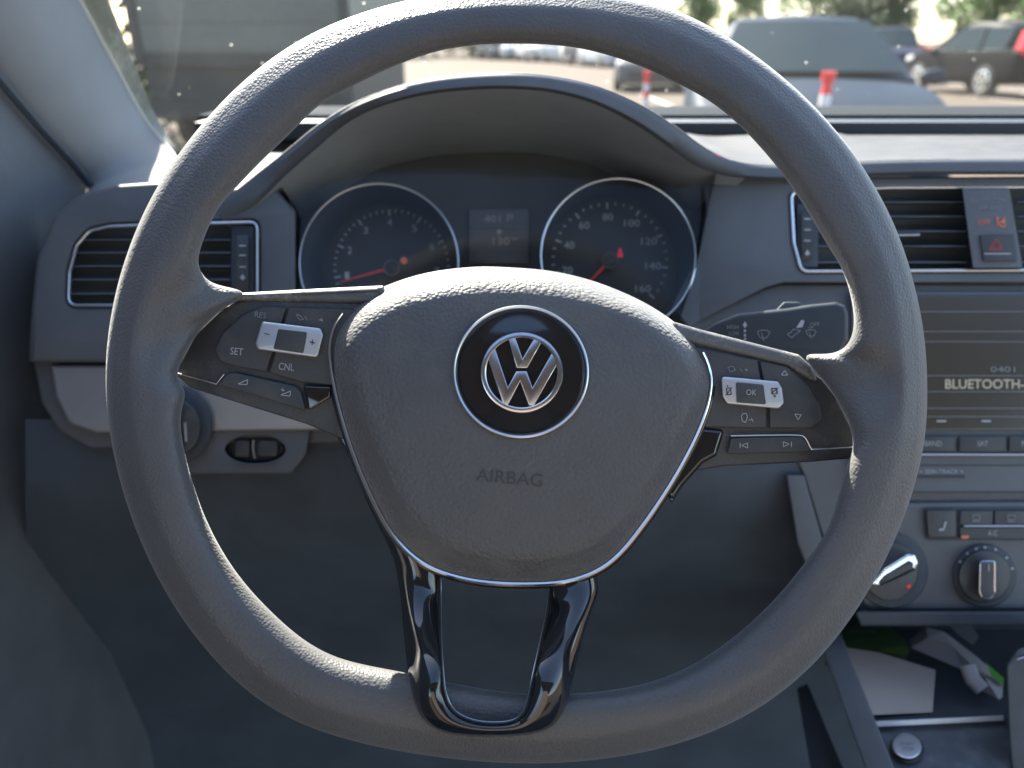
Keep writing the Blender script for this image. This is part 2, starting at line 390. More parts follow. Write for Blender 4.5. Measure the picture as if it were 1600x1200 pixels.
    # wheels
    for x in (-wb, wb):
        for sd in (-1, 1):
            y = sd*.83*(1 if style != 'van' else 1.04); rings = []
            for yy, r in ((-.11, rw*.86), (-.10, rw*.97), (-.06, rw), (.06, rw), (.10, rw*.97), (.11, rw*.86), (.11, rw*.66), (.08, rw*.62)):
                rings.append([T(x+r*math.cos(2*PI*k/24), y+sd*yy, rw+r*math.sin(2*PI*k/24)) for k in range(24)])
            wh = MB().loft(rings, True, True, True).build('wheel', M_tyre, t)
            rm = MB(); 
            rm.loft([[T(x+r*math.cos(2*PI*k/24), y+sd*yy, rw+r*math.sin(2*PI*k/24)) for k in range(24)] for r, yy in ((rw*.68, .112), (rw*.60, .118), (rw*.57, .10))])
            for k in range(5):
                a0 = 2*PI*k/5+.3
                vs = []
                for yy in (.105, .12):
                    for r, da in ((.05, -.6), (rw*.6, -.14), (rw*.6, .14), (.05, .6)): vs.append(T(x+r*math.cos(a0+da), y+sd*yy, rw+r*math.sin(a0+da)))
                rm.add(vs, [(0, 1, 2, 3), (4, 5, 6, 7), (0, 1, 5, 4), (1, 2, 6, 5), (2, 3, 7, 6), (3, 0, 4, 7)])
            rm.build('rim', M_alloy, wh)
            # dark arch
    xf = st[-3][0]; zf = st[-3][3]
    for sd in (-1, 1):
        q = [(.10, -.13), (.16, -.06), (.02, .02), (-.22, .03), (-.2, -.06)]
        rr = [[T(xf+dx*1.1+.03, sd*(st[-3][1]-.05+k-.25*max(dx+.05, 0)), zf-.08+dz) for dx, dz in q] for k in (.0, .075)]
        MB().loft(rr, True, True, True).build('headlight', M_lampglass, t, smooth=False)
        z0 = st[1][3]-.16
        rr = [[T(st[0][0]+k, sd*y, z) for y, z in ((.55, z0), (.80, z0+.03), (.84, z0+.14), (.62, z0+.16))] for k in (-.03, .22)]
        MB().loft(rr, True, True, True).build('tail_light', M_tail, t, smooth=False)
        if style == 'suv':
            rr = [[T(-2.26+k, sd*y, z) for y, z in ((.72, 1.1), (.80, 1.1), (.72, 1.5), (.66, 1.5))] for k in (-.02, .22)]
            MB().loft(rr, True, True, True).build('tail_light', M_tail, t, smooth=False)
        mm = MB().loft([[T(.72+k*.07*math.cos(2*PI*q/12), sd*(.90+y), 1.0+k*.065*math.sin(2*PI*q/12)) for q in range(12)] for y, k in ((0, .3), (.03, .8), (.12, 1), (.17, .7), (.18, .3))], True, True, True)
        mm.build('side_mirror', body_mat, t)
    xg = st[-1][0]
    MB().loft([[T(xg+k, y, z) for y, z in ((-.5, .36), (.5, .36), (.55, .52), (-.55, .52))] for k in (-.2, .03)], True, True, True).build('grille', M_grille, t, smooth=False)
    return t
def yaw_to(dx, dy): return math.atan2(dy, dx)
c_blue = paint('metallic_blue_paint', (.022, .032, .048)); c_black = paint('black_paint', (.008, .009, .011)); c_navy = paint('navy_paint', (.025, .03, .05))
c_red = paint('red_paint', (.45, .03, .04)); c_white = paint('white_paint', (.5, .5, .5), 0); c_silver = paint('silver_paint', (.45, .46, .48)); c_grey = paint('grey_paint', (.12, .12, .13)); c_teal = paint('dark_teal_paint', (.035, .05, .048), .1)
make_car('parked_car', (2.50, 7.45, 0), yaw_to(-.20, -.98), c_blue, 'sedan', 'metallic blue sedan parked nose to nose just beyond the windshield', hi=True)
make_car('parked_car', (12.35, 21.8, 0), yaw_to(-.31, 2.55), c_black, 'suv', 'black SUV with bright alloy wheels at the right edge of the lot')
make_car('parked_car', (13.3, 29.5, 0), yaw_to(-.35, -1), c_navy, 'suv', 'dark SUV facing forward behind the blue sedan')
make_car('parked_car', (18.5, 42, 0), yaw_to(-1, .3), c_red, 'sedan', 'red car between the two dark SUVs')
tk = thing('box_truck', (-3.0, 9.4, 0), 'box truck with pale grey box and dark underside beyond the left of the windshield', 'truck')
M_box = mat('truck_box_paint', (.08, .09, .082), .5, mottle=.12); M_under = mat('truck_underside', (.025, .03, .03), .7, mottle=.2)
tx0, tx1, ty = -4.15, -1.75, 9.2
MB().box(((tx0+tx1)/2, ty+2.6, 2.35), (tx1-tx0, 5.2, 2.44)).build('box', M_box, tk, smooth=False)
for k in range(8):
    MB().box(((tx0+tx1)/2, ty-.012, 1.30+k*.28), (tx1-tx0-.24, .02, .265)).build('door_panel', M_box, tk, smooth=False)
for x in (tx0+.05, tx1-.05): MB().box((x, ty-.02, 2.3), (.1, .05, 2.5)).build('corner_post', M_under, tk, smooth=False)
MB().box(((tx0+tx1)/2, ty+.05, 1.07), (tx1-tx0, .1, .14)).build('sill', M_under, tk, smooth=False)
MB().box(((tx0+tx1)/2, ty+2.4, .72), (tx1-tx0-.1, 4.6, .56)).build('chassis', M_under, tk, smooth=False)
MB().box(((tx0+tx1)/2, ty-.1, .55), (tx1-tx0, .12, .16)).build('bumper', M_under, tk, smooth=False)
for x in (tx0+.25, tx1-.25):
    for y in (ty+1.0, ty+4.6):
        MB().loft([[(x+dx, y+.45*r_*math.cos(2*PI*k/24), .45+.45*r_*math.sin(2*PI*k/24)) for k in range(24)] for dx, r_ in ((-.17, .6), (-.16, .97), (0, 1), (.16, .97), (.17, .6))], True, True, True).build('wheel', M_tyre, tk)
xs = [(832, 60, c_white), (862, 58, c_white), (884, 55, c_silver), (905, 52, c_white), (925, 49, c_grey), (948, 46, c_silver), (800, 64, c_silver), (772, 66, c_grey)]
names = {c_white.name: 'white', c_silver.name: 'silver', c_grey.name: 'grey'}
lab = {0: 'white car at the left end of the white cars in the distant row', 1: 'second white car in the distant row, left of the silver one', 2: 'silver car among the white ones in the distant row', 3: 'white car right of the silver car in the distant row', 4: 'grey car in the distant row next to a white one', 5: 'silver car nearest the red post in the distant row', 6: 'silver car at the left of the distant row under the rim', 7: 'grey car farthest left in the distant row'}
for i, (px, y, c_) in enumerate(xs):
    make_car('distant_car', ((px-800)/1313*y*1.0, y, 0), R(-70+random.uniform(-15, 15)), c_, 'sedan' if i % 2 else 'suv', lab[i], 'distant parked cars')
make_car('parked_car', (4.35*.93, 24.5, 0), R(-100), c_grey, 'sedan', 'grey car behind the left red and white post')

# posts
M_pred = mat('post_red', (.75, .035, .03), .5); M_pwhite = mat('post_white', (.7, .7, .7), .5)
def post(x, y, h, label, w=.028):
    t = thing('delineator_post', (x, y, 0), label, 'post', 'red and white posts')
    def seg(z0, z1, r0, r1, m, nm): MB().loft([[(x+r*math.cos(2*PI*k/16), y+r*math.sin(2*PI*k/16), z) for k in range(16)] for z, r in ((z0, r0), (z1, r1))], True, True, True).build(nm, m, t)
    seg(0, .04, .16, .15, M_grille, 'base'); z = .04; i = 0
    seg(h-.05, h, w*1.1, w*1.35, M_pred, 'cap'); 
    bands = [(h-.11, h-.05, M_pred), (h-.165, h-.11, M_pwhite), (h-.225, h-.165, M_pred), (h-.29, h-.225, M_pwhite), (h-.36, h-.29, M_pred), (h-.5, h-.36, M_pwhite), (.04, h-.5, M_pred)]
    for z0, z1, m in bands: seg(z0, z1, w, w*(1.0 if z1 < h-.1 else .75), m, 'band')
q = PY(1296, 112, 4.3); post(q.x, 4.3, q.z, 'red and white post in front of the blue sedan')
q = PY(1012, 110, 7.2); post(q.x, 7.2, q.z, 'red and white post left of the blue sedan, seen inside the rim')
q = PY(1140, 176, 4.3); post(q.x, 4.3, q.z, 'low red post peeking over the instrument hood', .05)

# trees
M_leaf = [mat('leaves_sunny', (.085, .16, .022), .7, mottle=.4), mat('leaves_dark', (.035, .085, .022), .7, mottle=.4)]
M_bark = mat('bark', (.10, .075, .05), .9, mottle=.3)
def tree(x, y, h, w, label, mi=0, seed=0, base=.22, nl=8500, group='trees along the far side of the lot'):
    rnd = random.Random(seed); t = thing('tree', (x, y, 0), label, 'tree', group)
    tr = MB().tube([(x, y, 0), (x+.1, y, h*.3), (x-.05, y+.1, h*.7)], [h*.028, h*.02, h*.008], 8)
    for k in range(6):
        a = rnd.uniform(0, 6.28); z = h*rnd.uniform(.25, .5)
        tr.tube([(x, y, z), (x+w*.3*math.cos(a), y+w*.3*math.sin(a), z+h*.2)], [h*.01, h*.003], 5)
    tr.build('trunk', M_bark, t)
    cl = [(rnd.uniform(-1, 1), rnd.uniform(-1, 1), rnd.uniform(0, 1)) for _ in range(34)]
    cc = []
    for a, b, c_ in cl:
        rr = w*.5*(1-abs(c_-.4)*1.15)*.8; cc.append((x+a*rr, y+b*rr, h*(base+(1-base)*c_*.92), w*rnd.uniform(.13, .24)))
    m = [MB(), MB()]
    for k in range(nl):
        q = rnd.choice(cc); v = Vector((rnd.gauss(0, 1), rnd.gauss(0, 1), rnd.gauss(0, .8))).normalized()*q[3]*rnd.uniform(.6, 1.05)
        p = Vector(q[:3])+v; sz = h*rnd.uniform(.012, .026); u = Vector((rnd.gauss(0, 1), rnd.gauss(0, 1), rnd.gauss(0, 1))).normalized(); w_ = u.orthogonal().normalized()
        m[0].add([p-u*sz, p+w_*sz*.5, p+u*sz, p-w_*sz*.5], [(0, 1, 2, 3)])
    me = bpy.data.meshes.new('crown'); me.from_pydata([v-Vector((x, y, 0)) for v in m[0].v], [], m[0].f); me.materials.append(M_leaf[mi])
    o = bpy.data.objects.new('crown', me); COL.objects.link(o); o.parent = t
def tpx(px, y, h, w, label, mi, seed, **k): tree((px-800)/1313*y*1.0, y, h, w, label, mi, seed, **k)
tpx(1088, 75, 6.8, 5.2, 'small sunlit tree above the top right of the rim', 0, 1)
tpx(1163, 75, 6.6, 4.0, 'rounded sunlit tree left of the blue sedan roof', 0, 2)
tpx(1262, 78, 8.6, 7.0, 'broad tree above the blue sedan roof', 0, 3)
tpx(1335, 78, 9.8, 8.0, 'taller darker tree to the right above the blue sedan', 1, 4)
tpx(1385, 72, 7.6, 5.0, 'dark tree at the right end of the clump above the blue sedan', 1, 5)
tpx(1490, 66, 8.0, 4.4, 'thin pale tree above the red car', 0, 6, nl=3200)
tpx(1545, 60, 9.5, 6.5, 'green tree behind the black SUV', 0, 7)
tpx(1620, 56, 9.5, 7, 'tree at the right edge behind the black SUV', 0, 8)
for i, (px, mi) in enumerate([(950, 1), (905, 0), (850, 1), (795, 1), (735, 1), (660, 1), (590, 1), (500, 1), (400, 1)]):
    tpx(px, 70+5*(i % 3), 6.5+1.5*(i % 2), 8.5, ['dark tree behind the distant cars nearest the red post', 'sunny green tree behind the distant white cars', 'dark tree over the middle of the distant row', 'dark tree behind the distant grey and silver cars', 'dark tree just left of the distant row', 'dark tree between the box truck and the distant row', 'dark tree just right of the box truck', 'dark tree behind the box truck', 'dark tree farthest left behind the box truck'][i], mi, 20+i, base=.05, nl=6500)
tree(-6.6, 12.5, 5.5, 4.2, 'dark bushy tree left of the box truck', 1, 51, base=.0, nl=7000, group='trees beside the truck')
tree(-4.9, 16.5, 5.0, 4.0, 'dark low tree showing in the gap left of the box truck', 1, 52, base=.0, nl=7000, group='trees beside the truck')
# pale column seen left inside the rim
o = MB().box(PY(551, 140, 12), (.30, .30, 2.6)).build('concrete_pillar', mat('pale_concrete', (.45, .47, .47), .8, mottle=.1)); tag(o, 'pale pillar standing beyond the instrument hood at left', 'pillar')

# ================================================================== CAR INTERIOR
# windshield
zb = P(1400, 196, 1.08)
ws = thing('windshield', (0, 1.1, 1.1), 'dusty clear windshield above the dashboard', 'windshield')
A = [Vector((-.40, .92, 1.135)), Vector((1.25, .98, 1.135)), Vector((1.15, .22, 1.66)), Vector((-.36, .22, 1.66))]
nrm = (A[1]-A[0]).cross(A[3]-A[0]).normalized()
rows = []
for i in range(9):
    k = i/8; a = A[0].lerp(A[3], k); b = A[1].lerp(A[2], k)
    rows.append([a.lerp(b, j/16)+nrm*(-.03*math.sin(PI*k)-.05*math.sin(PI*j/16)) for j in range(17)])
m = MB().loft(rows, False); me_ = m.build('glass_pane', M_wind, ws)
# ---- A pillar trim
ap = thing('pillar_trim', P(200, 260, .75), 'light grey fabric pillar trim at the left of the windshield', 'pillar trim')
left = [(-330, -300), (-150, -60), (-60, 55), (0, 125), (62, 198), (110, 250), (138, 283), (132, 300), (126, 318)]
right = [(-60, -300, .50), (30, -150, .58), (88, -55, .63), (122, 0, .67), (175, 98, .74), (222, 182, .80), (262, 232, .82), (282, 262, .74), (300, 300, .66)]
lp = [PX(x, y, -.405) for x, y in left]; rp_ = [P(*q) for q in right]
rows = []
for i in range(13):
    k = i/12
    row = []
    for a, b in zip(lp, rp_):
        p = a.lerp(b, k); toward = (CAM-p).normalized(); row.append(p+toward*(.028*math.sin(PI*min(1, k*1.02))**.8))
    rows.append(cr([tuple(q) for q in row], 4, False))
MB().loft(rows, False).build('trim_panel', M_pillar, ap, sharp=80)
# bright rubber edge along the glass
MB().tube(cr([tuple(P(x+2, y, d+.002)) for x, y, d in right[:-1]], 5, False), .0018, 6).build('glass_seal', mat('pale_seal', (.6, .58, .52), .5), ap)
fr = [[P(x+3, y, d+.01) for x, y, d in right[:7]]+[P(290, 243, .87)], [P(x+3+w, y+3, d+.03) for (x, y, d), w in zip(right[:7], (60, 55, 50, 46, 32, 20, 14))]+[P(296, 240, .88)]]
MB().loft([cr([tuple(q) for q in r], 4, False) for r in fr], False).build('dusty_edge_band', M_frit, ws)

# ---- door
dr = thing('car_door', (-.41, .4, .5), 'grey plastic car door lining at the far left', 'car door')
dpts = [(150, 300), (110, 250), (62, 198), (0, 125), (-60, 55), (-150, -60)]
vs = [PX(x, y, -.407) for x, y in dpts]
back = [Vector((-.407, -.3, 1.75)), Vector((-.407, -.3, .15)), Vector((-.407, .95, .15)), Vector((-.407, .95, .95))]
poly = [(v.y, v.z) for v in vs+back]
ring = vs+back; ring2 = [v+Vector((-.05, 0, 0)) for v in ring]
m = MB(); tri = tessellate_polygon([[Vector((a, b, 0)) for a, b in poly]]); m.add(ring, tri); m.loft([ring, ring2]); m.build('door_lining', M_door, dr, smooth=False)
MB().tube([tuple(PX(x, y, -.400)) for x, y in dpts], .004, 6).build('door_seal', M_dark, dr)
# ---- driver's seat behind the camera (seen in the chrome and gloss black)
st_ = thing('driver_seat', (.02, -.55, .45), 'charcoal driver seat facing the steering wheel', 'car seat')
M_seat = mat('seat_fabric', (.16, .135, .12), .85, mottle=.15, bump=('noise', 700, .0006, .6))
def slab(cx, cy, z0, z1, hw, th, lean, nm):
    rows = []
    for k in range(9):
        t = k/8; z = z0+(z1-z0)*t; w = hw*(1-.12*abs(2*t-1)**3); y = cy-lean*t
        rows.append([(cx+w*math.copysign(abs(math.cos(a))**.6, math.cos(a)), y+th*math.copysign(abs(math.sin(a))**.6, math.sin(a)), z) for a in [2*PI*j/28 for j in range(28)]])
    return MB().loft(rows, True, True, True).build(nm, M_seat, st_, sharp=60)
slab(.02, -.42, .50, 1.22, .27, .07, .18, 'backrest'); slab(.02, -.62, 1.24, 1.44, .14, .06, .03, 'headrest')
hl = thing('car_roof', (.3, -1.1, 1.5), 'pale grey headliner over the seats behind the camera', 'car roof')
rows = []
for y, z in ((-.28, 1.53), (-.36, 1.505), (-.7, 1.52), (-1.2, 1.52), (-1.7, 1.46), (-2.0, 1.30)):
    rows.append([Vector((x, y, z-.10*((x-.35)/.85)**4)) for x in (-.50, -.3, 0, .35, .7, 1.0, 1.2)])
rows2 = [[v+Vector((0, 0, .05)) for v in r_] for r_ in rows]
MB().loft(rows, False).build('headliner', mat('headliner_fabric', (.30, .28, .26), .9, mottle=.05), hl, sharp=70)
MB().loft(rows2, False).build('roof_skin', mat('roof_paint', (.1, .1, .11), .3), hl, sharp=70)
# ---- dashboard
db = thing('dashboard', P(800, 700, .7), 'grey moulded dashboard with an arched instrument hood', 'dashboard')
outer = [(330, 312), (367, 297), (405, 268), (447, 235), (500, 192), (560, 157), (640, 129), (720, 116), (800, 113), (870, 119), (940, 136), (1005, 165), (1060, 200), (1105, 232), (1150, 251), (1200, 257), (1260, 255), (1340, 251), (1450, 248), (1600, 247), (1900, 247)]
inner = [(352, 350), (402, 318), (440, 280), (485, 240), (540, 194), (590, 168), (655, 150), (725, 141), (800, 139), (865, 145), (930, 163), (990, 193), (1042, 228), (1085, 258), (1130, 274), (1200, 281), (1260, 280), (1340, 276), (1450, 273), (1600, 273), (1900, 273)]
ld = [.57, .565, .56, .55, .535, .52, .51, .505, .50, .505, .51, .52, .535, .555, .57, .578, .58, .58, .58, .58, .58]
rings = []
O_ = cr([(a, b, d) for (a, b), d in zip(outer, ld)], 4, False); I_ = cr([(a, b, d) for (a, b), d in zip(inner, ld)], 4, False)
def horiz(p, dist, drop=0): return p+Vector((0, dist, -drop))
rows = []
for (ox, oy, od), (ix, iy, _) in zip(O_, I_):
    bx = .020*(1-max(0, min(1, (ox-1150)/100)))+.012
    po = P(ox, oy, od+.012); mid1 = P(ox*.94+ix*.06, oy*.94+iy*.06, od+.004); mid2 = P(ox*.7+ix*.3, oy*.7+iy*.3, od); mid3 = P(ox*.2+ix*.8, oy*.2+iy*.8, od+.001); pi = P(ix, iy, od+.006)
    far = P(ox, oy+ (2 if oy < 240 else 0), od+.03)
    dist = .20 if ox > 1120 else .22
    rows.append([mid1, mid2, mid3, pi])
MB().loft(rows, False).build('instrument_hood_lip', M_soft, db, sharp=60)
rows = []
for (ox, oy, od) in O_:
    po = P(ox, oy, od+.012); m1 = P(ox, oy+(1), od+.004)
    arch = 1
    zt = P(1400, 248, .592).z
    q = [po]
    for k in (.25, .5, .75, 1.0):
        z = po.z*(1-k*arch)+zt*k*arch-.003*k if po.z > zt else po.z
        q.append(Vector((po.x, po.y+(.80+.012-po.y)*k, z)))
    rows.append([m1]+q)
MB().loft(rows, False).build('dash_top', M_dashtop, db, sharp=70)
# black strip at the foot of the glass and cowl behind it
m = MB(); a, b = PY(900, 199, .80), PY(1900, 199, .80)
zz = P(1400, 248, .592).z
m.box((.555, .835, zz+.000), (1.75, .04, .016)); m.build('defroster_strip', mat('defroster_black', (.02, .022, .028), .5, mottle=.1), db)
m = MB().box((.555, .93, zz-.004), (1.78, .13, .03)); m.build('dash_rear_edge', mat('rear_edge_plastic', (.03, .034, .04), .95, spec=.05), db)
o = MB().box((.4, 1.35, .90), (2.2, .75, .14)).build('cowl', mat('cowl_plastic', (.02, .022, .026), .95, spec=.05)); tag(o, 'black cowl below the outside of the windshield', 'cowl')
rows = []
for x, y in ((302, 290), (345, 292), (380, 293), (418, 295)):
    p = P(x, y, .580); rows.append([p+Vector((0, 0, -.012)), p, p+Vector((0, .015, .002)), Vector((max(p.x, -.392), p.y+.15, p.z+.001)), Vector((max(p.x, -.392), .86, p.z-.004))])
MB().loft(rows, False).build('left_dash_top', M_dashtop, db, sharp=60)
for path_ in ([(446, 575), (450, 470), (455, 330), (440, 292)], [(1040, 560), (1062, 500), (1092, 400), (1106, 330), (1120, 268)]):
    c_ = cr(path_, 5, False); MB().loft([[P(x, y, .572), P(x, y, .60), P(775+(x-775)*.95, y, .66)] for x, y in c_], False).build('cluster_side_wall', M_soft, db, sharp=70)
# hood tunnel going back to the cluster
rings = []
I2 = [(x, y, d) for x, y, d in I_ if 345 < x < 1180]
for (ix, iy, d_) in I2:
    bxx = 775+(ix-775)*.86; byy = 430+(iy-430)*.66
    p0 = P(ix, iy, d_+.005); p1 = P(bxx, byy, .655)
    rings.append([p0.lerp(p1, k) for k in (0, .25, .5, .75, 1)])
MB().loft(rings, False).build('hood_underside', mat('hood_underside_plastic', (.36, .375, .38), .7, mottle=.1), db, sharp=60)  # light missing under the hood is put into this paler colour

# left fascia
vent_l = rp([(107, 477, 14), (109, 425, 12), (120, 384, 16), (140, 361, 16), (170, 354, 10), (250, 351), (402, 347, 12), (402, 477, 10)], 8)
fas_l = rp([(46, 566, 4), (50, 480, 20), (58, 405, 20), (84, 338, 25), (125, 303, 25), (185, 289, 20), (245, 285, 10), (345, 292, 10), (432, 296, 10), (462, 330, 10), (462, 470, 20), (480, 566, 4)], 8)
MB().plate(fas_l, .572, .09, 7, [inset(vent_l, -5)], .05).build('left_fascia', M_fascia, db, sharp=50)
# decor strip
MB().plate(rp([(80, 571, 3), (560, 571, 3), (560, 672, 3), (150, 676, 18), (108, 662, 18), (88, 620, 12)], 4), .578, .03, 5).build('silver_trim_strip', M_decor, db)
MB().plate(rp([(52, 560, 3), (600, 560, 3), (600, 690, 3), (140, 700, 25), (92, 672, 25), (66, 630, 20)], 4), .590, .05, 4).build('lower_trim_surround', M_fascia, db)
MB().plate(rp([(200, 670, 3), (486, 668, 6), (478, 712, 16), (455, 741, 16), (200, 741, 3)], 5), .582, .04, 4, [inset(ell(399, 702, 45, 20), -2)], .02).build('switch_panel', M_fascia, db)
# knee panel
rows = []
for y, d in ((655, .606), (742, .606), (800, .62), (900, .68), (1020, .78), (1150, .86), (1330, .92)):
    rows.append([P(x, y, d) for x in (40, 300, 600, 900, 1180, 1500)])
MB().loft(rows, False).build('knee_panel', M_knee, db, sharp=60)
# right fascia
vent_c = rp([(1236, 300, 12), (1390, 293, 2), (1850, 291, 14), (1850, 421, 14), (1425, 423, 2), (1252, 424, 14), (1240, 380, 30)], 8)
fas_r = rp([(1095, 262, 4), (1140, 272, 4), (1240, 279, 4), (1900, 273, 4), (1900, 441, 4), (1222, 442, 14), (1195, 450, 14), (1075, 510, 4), (1050, 480, 4), (1090, 400, 10), (1104, 330, 10)], 8)
MB().plate(fas_r, .594, .06, 3, [inset(vent_c, -4)], .05).build('right_fascia', M_fascia, db, sharp=50)
MB().plate(rp([(1030, 530, 3), (1088, 500, 20), (1192, 452, 14), (1218, 444, 14), (1900, 443, 3), (1900, 960, 3), (1350, 960, 10), (1292, 860, 20), (1255, 740, 8), (1235, 700, 4), (1040, 700, 3)], 6), .603, .06, 4).build('centre_fascia', M_fascia, db, sharp=50)
MB().plate(rp([(1228, 742, 4), (1256, 742, 4), (1290, 860, 10), (1330, 960, 5), (1290, 960, 5), (1246, 850, 8)], 4), .598, .05, 4).build('console_side_panel', M_soft, db)
MB().plate(rp([(1335, 955, 6), (1900, 955, 6), (1900, 978, 6), (1345, 978, 6)], 5), .588, .05, 4).build('lower_lip', M_dark, db)
# backing so nothing outside shows through
MB().add([P(-100, 300, .80), P(440, 300, .80), P(1100, 300, .80), P(1950, 300, .80), P(1950, 1000, .80), P(-100, 1000, .80)], [(0, 1, 2, 3, 4, 5)]).build('bulkhead', M_black, db, smooth=False)

# floor
struct(MB().add([(-.45, -.4, .42), (1.4, -.4, .42), (1.4, 1.25, .42), (-.45, 1.25, .42)], [(0, 1, 2, 3)]).build('floor', M_carpet))
struct(MB().add([(-.45, 1.22, .40), (1.4, 1.22, .40), (1.4, 1.0, 1.05), (-.45, 1.0, 1.05)], [(0, 1, 2, 3)]).build('footwell_wall', M_carpet))

# ---- air vents
def vent(root_label, group, outl, slat_rows, x0, x1, d, wheel, marks, nm='air_vent'):
    cx = sum(p[0] for p in outl)/len(outl); cy = max(p[1] for p in outl)
    t = thing(nm, P(cx, cy, d), root_label, 'air vent', group)
    MB().ptube(inset(outl, 0), 2.6, d-.001, 8, True).build('frame', M_satinchrome, t)
    MB().plate(inset(outl, -3), d+.026, .004, 0).build('duct', M_duct, t, smooth=False)
    for y in slat_rows:
        q = []
        for yy, dd in ((y-1.4, d+.006), (y+1.0, d+.0055), (y+3.5, d+.026), (y-1.0, d+.026)): q.append([P(x, yy, dd) for x in (x0, x1)])
        MB().loft([[r[0] for r in q], [r[1] for r in q]], True, True, True).build('slat', M_soft, t, smooth=False)
    wx0, wx1, wy0, wy1 = wheel
    w = MB().plate(rp([(wx0, wy0), (wx1, wy0), (wx1, wy1), (wx0, wy1)], 3), d+.004, .03, 2).build('side_blank', M_dark, t)
    th = MB(); rows = []
    for k in range(9):
        a = (k/8-.5)*2.2; yc = (wy0+wy1)/2+math.sin(a)*(wy1-wy0)*.42; dd = d+.004-.006*math.cos(a)
        rows.append([P((wx0+wx1)/2+u, yc, dd) for u in (-9, 9)])
    wh = MB().loft(rows, False).build('thumb_wheel', M_satin, t)
    polys = [line((wx0+wx1)/2-5, y, (wx0+wx1)/2+5, y, 2.2) for y in marks[:-1]]
    y = marks[-1]; polys.append([((wx0+wx1)/2-4, y), ((wx0+wx1)/2, y-6), ((wx0+wx1)/2+4, y), ((wx0+wx1)/2, y+4)])
    glyph(polys, d-.0035, M_print, wh, 'wheel_marks')
    return t
vl = vent('left air vent with a rounded corner beside the door', 'dashboard air vents', vent_l, (375, 395, 416, 437, 459), 112, 360, .572, (361, 397, 352, 472), (384, 399, 417, 434))
vc = vent('wide centre air vent holding the passenger airbag panel', 'dashboard air vents', vent_c, (316, 338.5, 361.5, 385, 410), 1278, 1510, .594, (1245, 1278, 318, 418), (342, 359, 376, 396))
for y in (316, 338.5, 361.5, 385, 410):
    q = [[P(x, yy, dd) for x in (1590, 1840)] for yy, dd in ((y-1.4, .600), (y+1, .5995), (y+3.5, .62), (y-1, .62))]
    MB().loft([[r[0] for r in q], [r[1] for r in q]], True, True, True).build('slat', M_soft, vc, smooth=False)
MB().plate(rp([(1385, 361), (1436, 362), (1439, 366), (1436, 370), (1385, 370)], 2), .590, .02, 2).build('lever', M_satin, vc)
MB().ptube([(1390, 368), (1437, 367)], 1.0, .589).build('lever_edge', M_satinchrome, vc)
pn = MB().plate(rp([(1503, 294), (1577, 294), (1598, 419), (1520, 419)], 2), .588, .03, 2).build('airbag_status_panel', M_fascia, vc)
text('PASSENGER', 1544, 314, 55, 7.5, .5878, M_printdim, pn, 0); text('AIR BAG', 1547, 324, 36, 7.5, .5878, M_printdim, pn)
text('OFF', 1538, 347, 19, 8, .5878, M_orange, pn, bold=.01)
glyph([ell(1559, 341, 2.6, n=10), line(1557, 344, 1564, 354, 3), line(1564, 354, 1572, 353, 2.6), line(1556, 353, 1571, 339, 1.6), ell(1568, 346, 4, n=12)], .5878, M_orange, pn, 'airbag_off_symbol')
hb_ = MB().plate(rp([(1531, 367), (1584, 367), (1590, 408), (1537, 408)], 2), .586, .02, 1.5).build('hazard_button', M_btn, vc)
glyph(outline_glyph([(1556, 374), (1567, 390), (1545, 390)], 1.6)+outline_glyph([(1556, 380), (1561, 387.5), (1551, 387.5)], 1), .5858, mat('hazard_red', (.35, .06, .05), .5, emis=(1, .1, .08), es=.01), hb_, 'hazard_triangle')
glyph([line(1538, 396.5, 1580, 396.5, 2)], .5858, M_print, hb_, 'status_line')

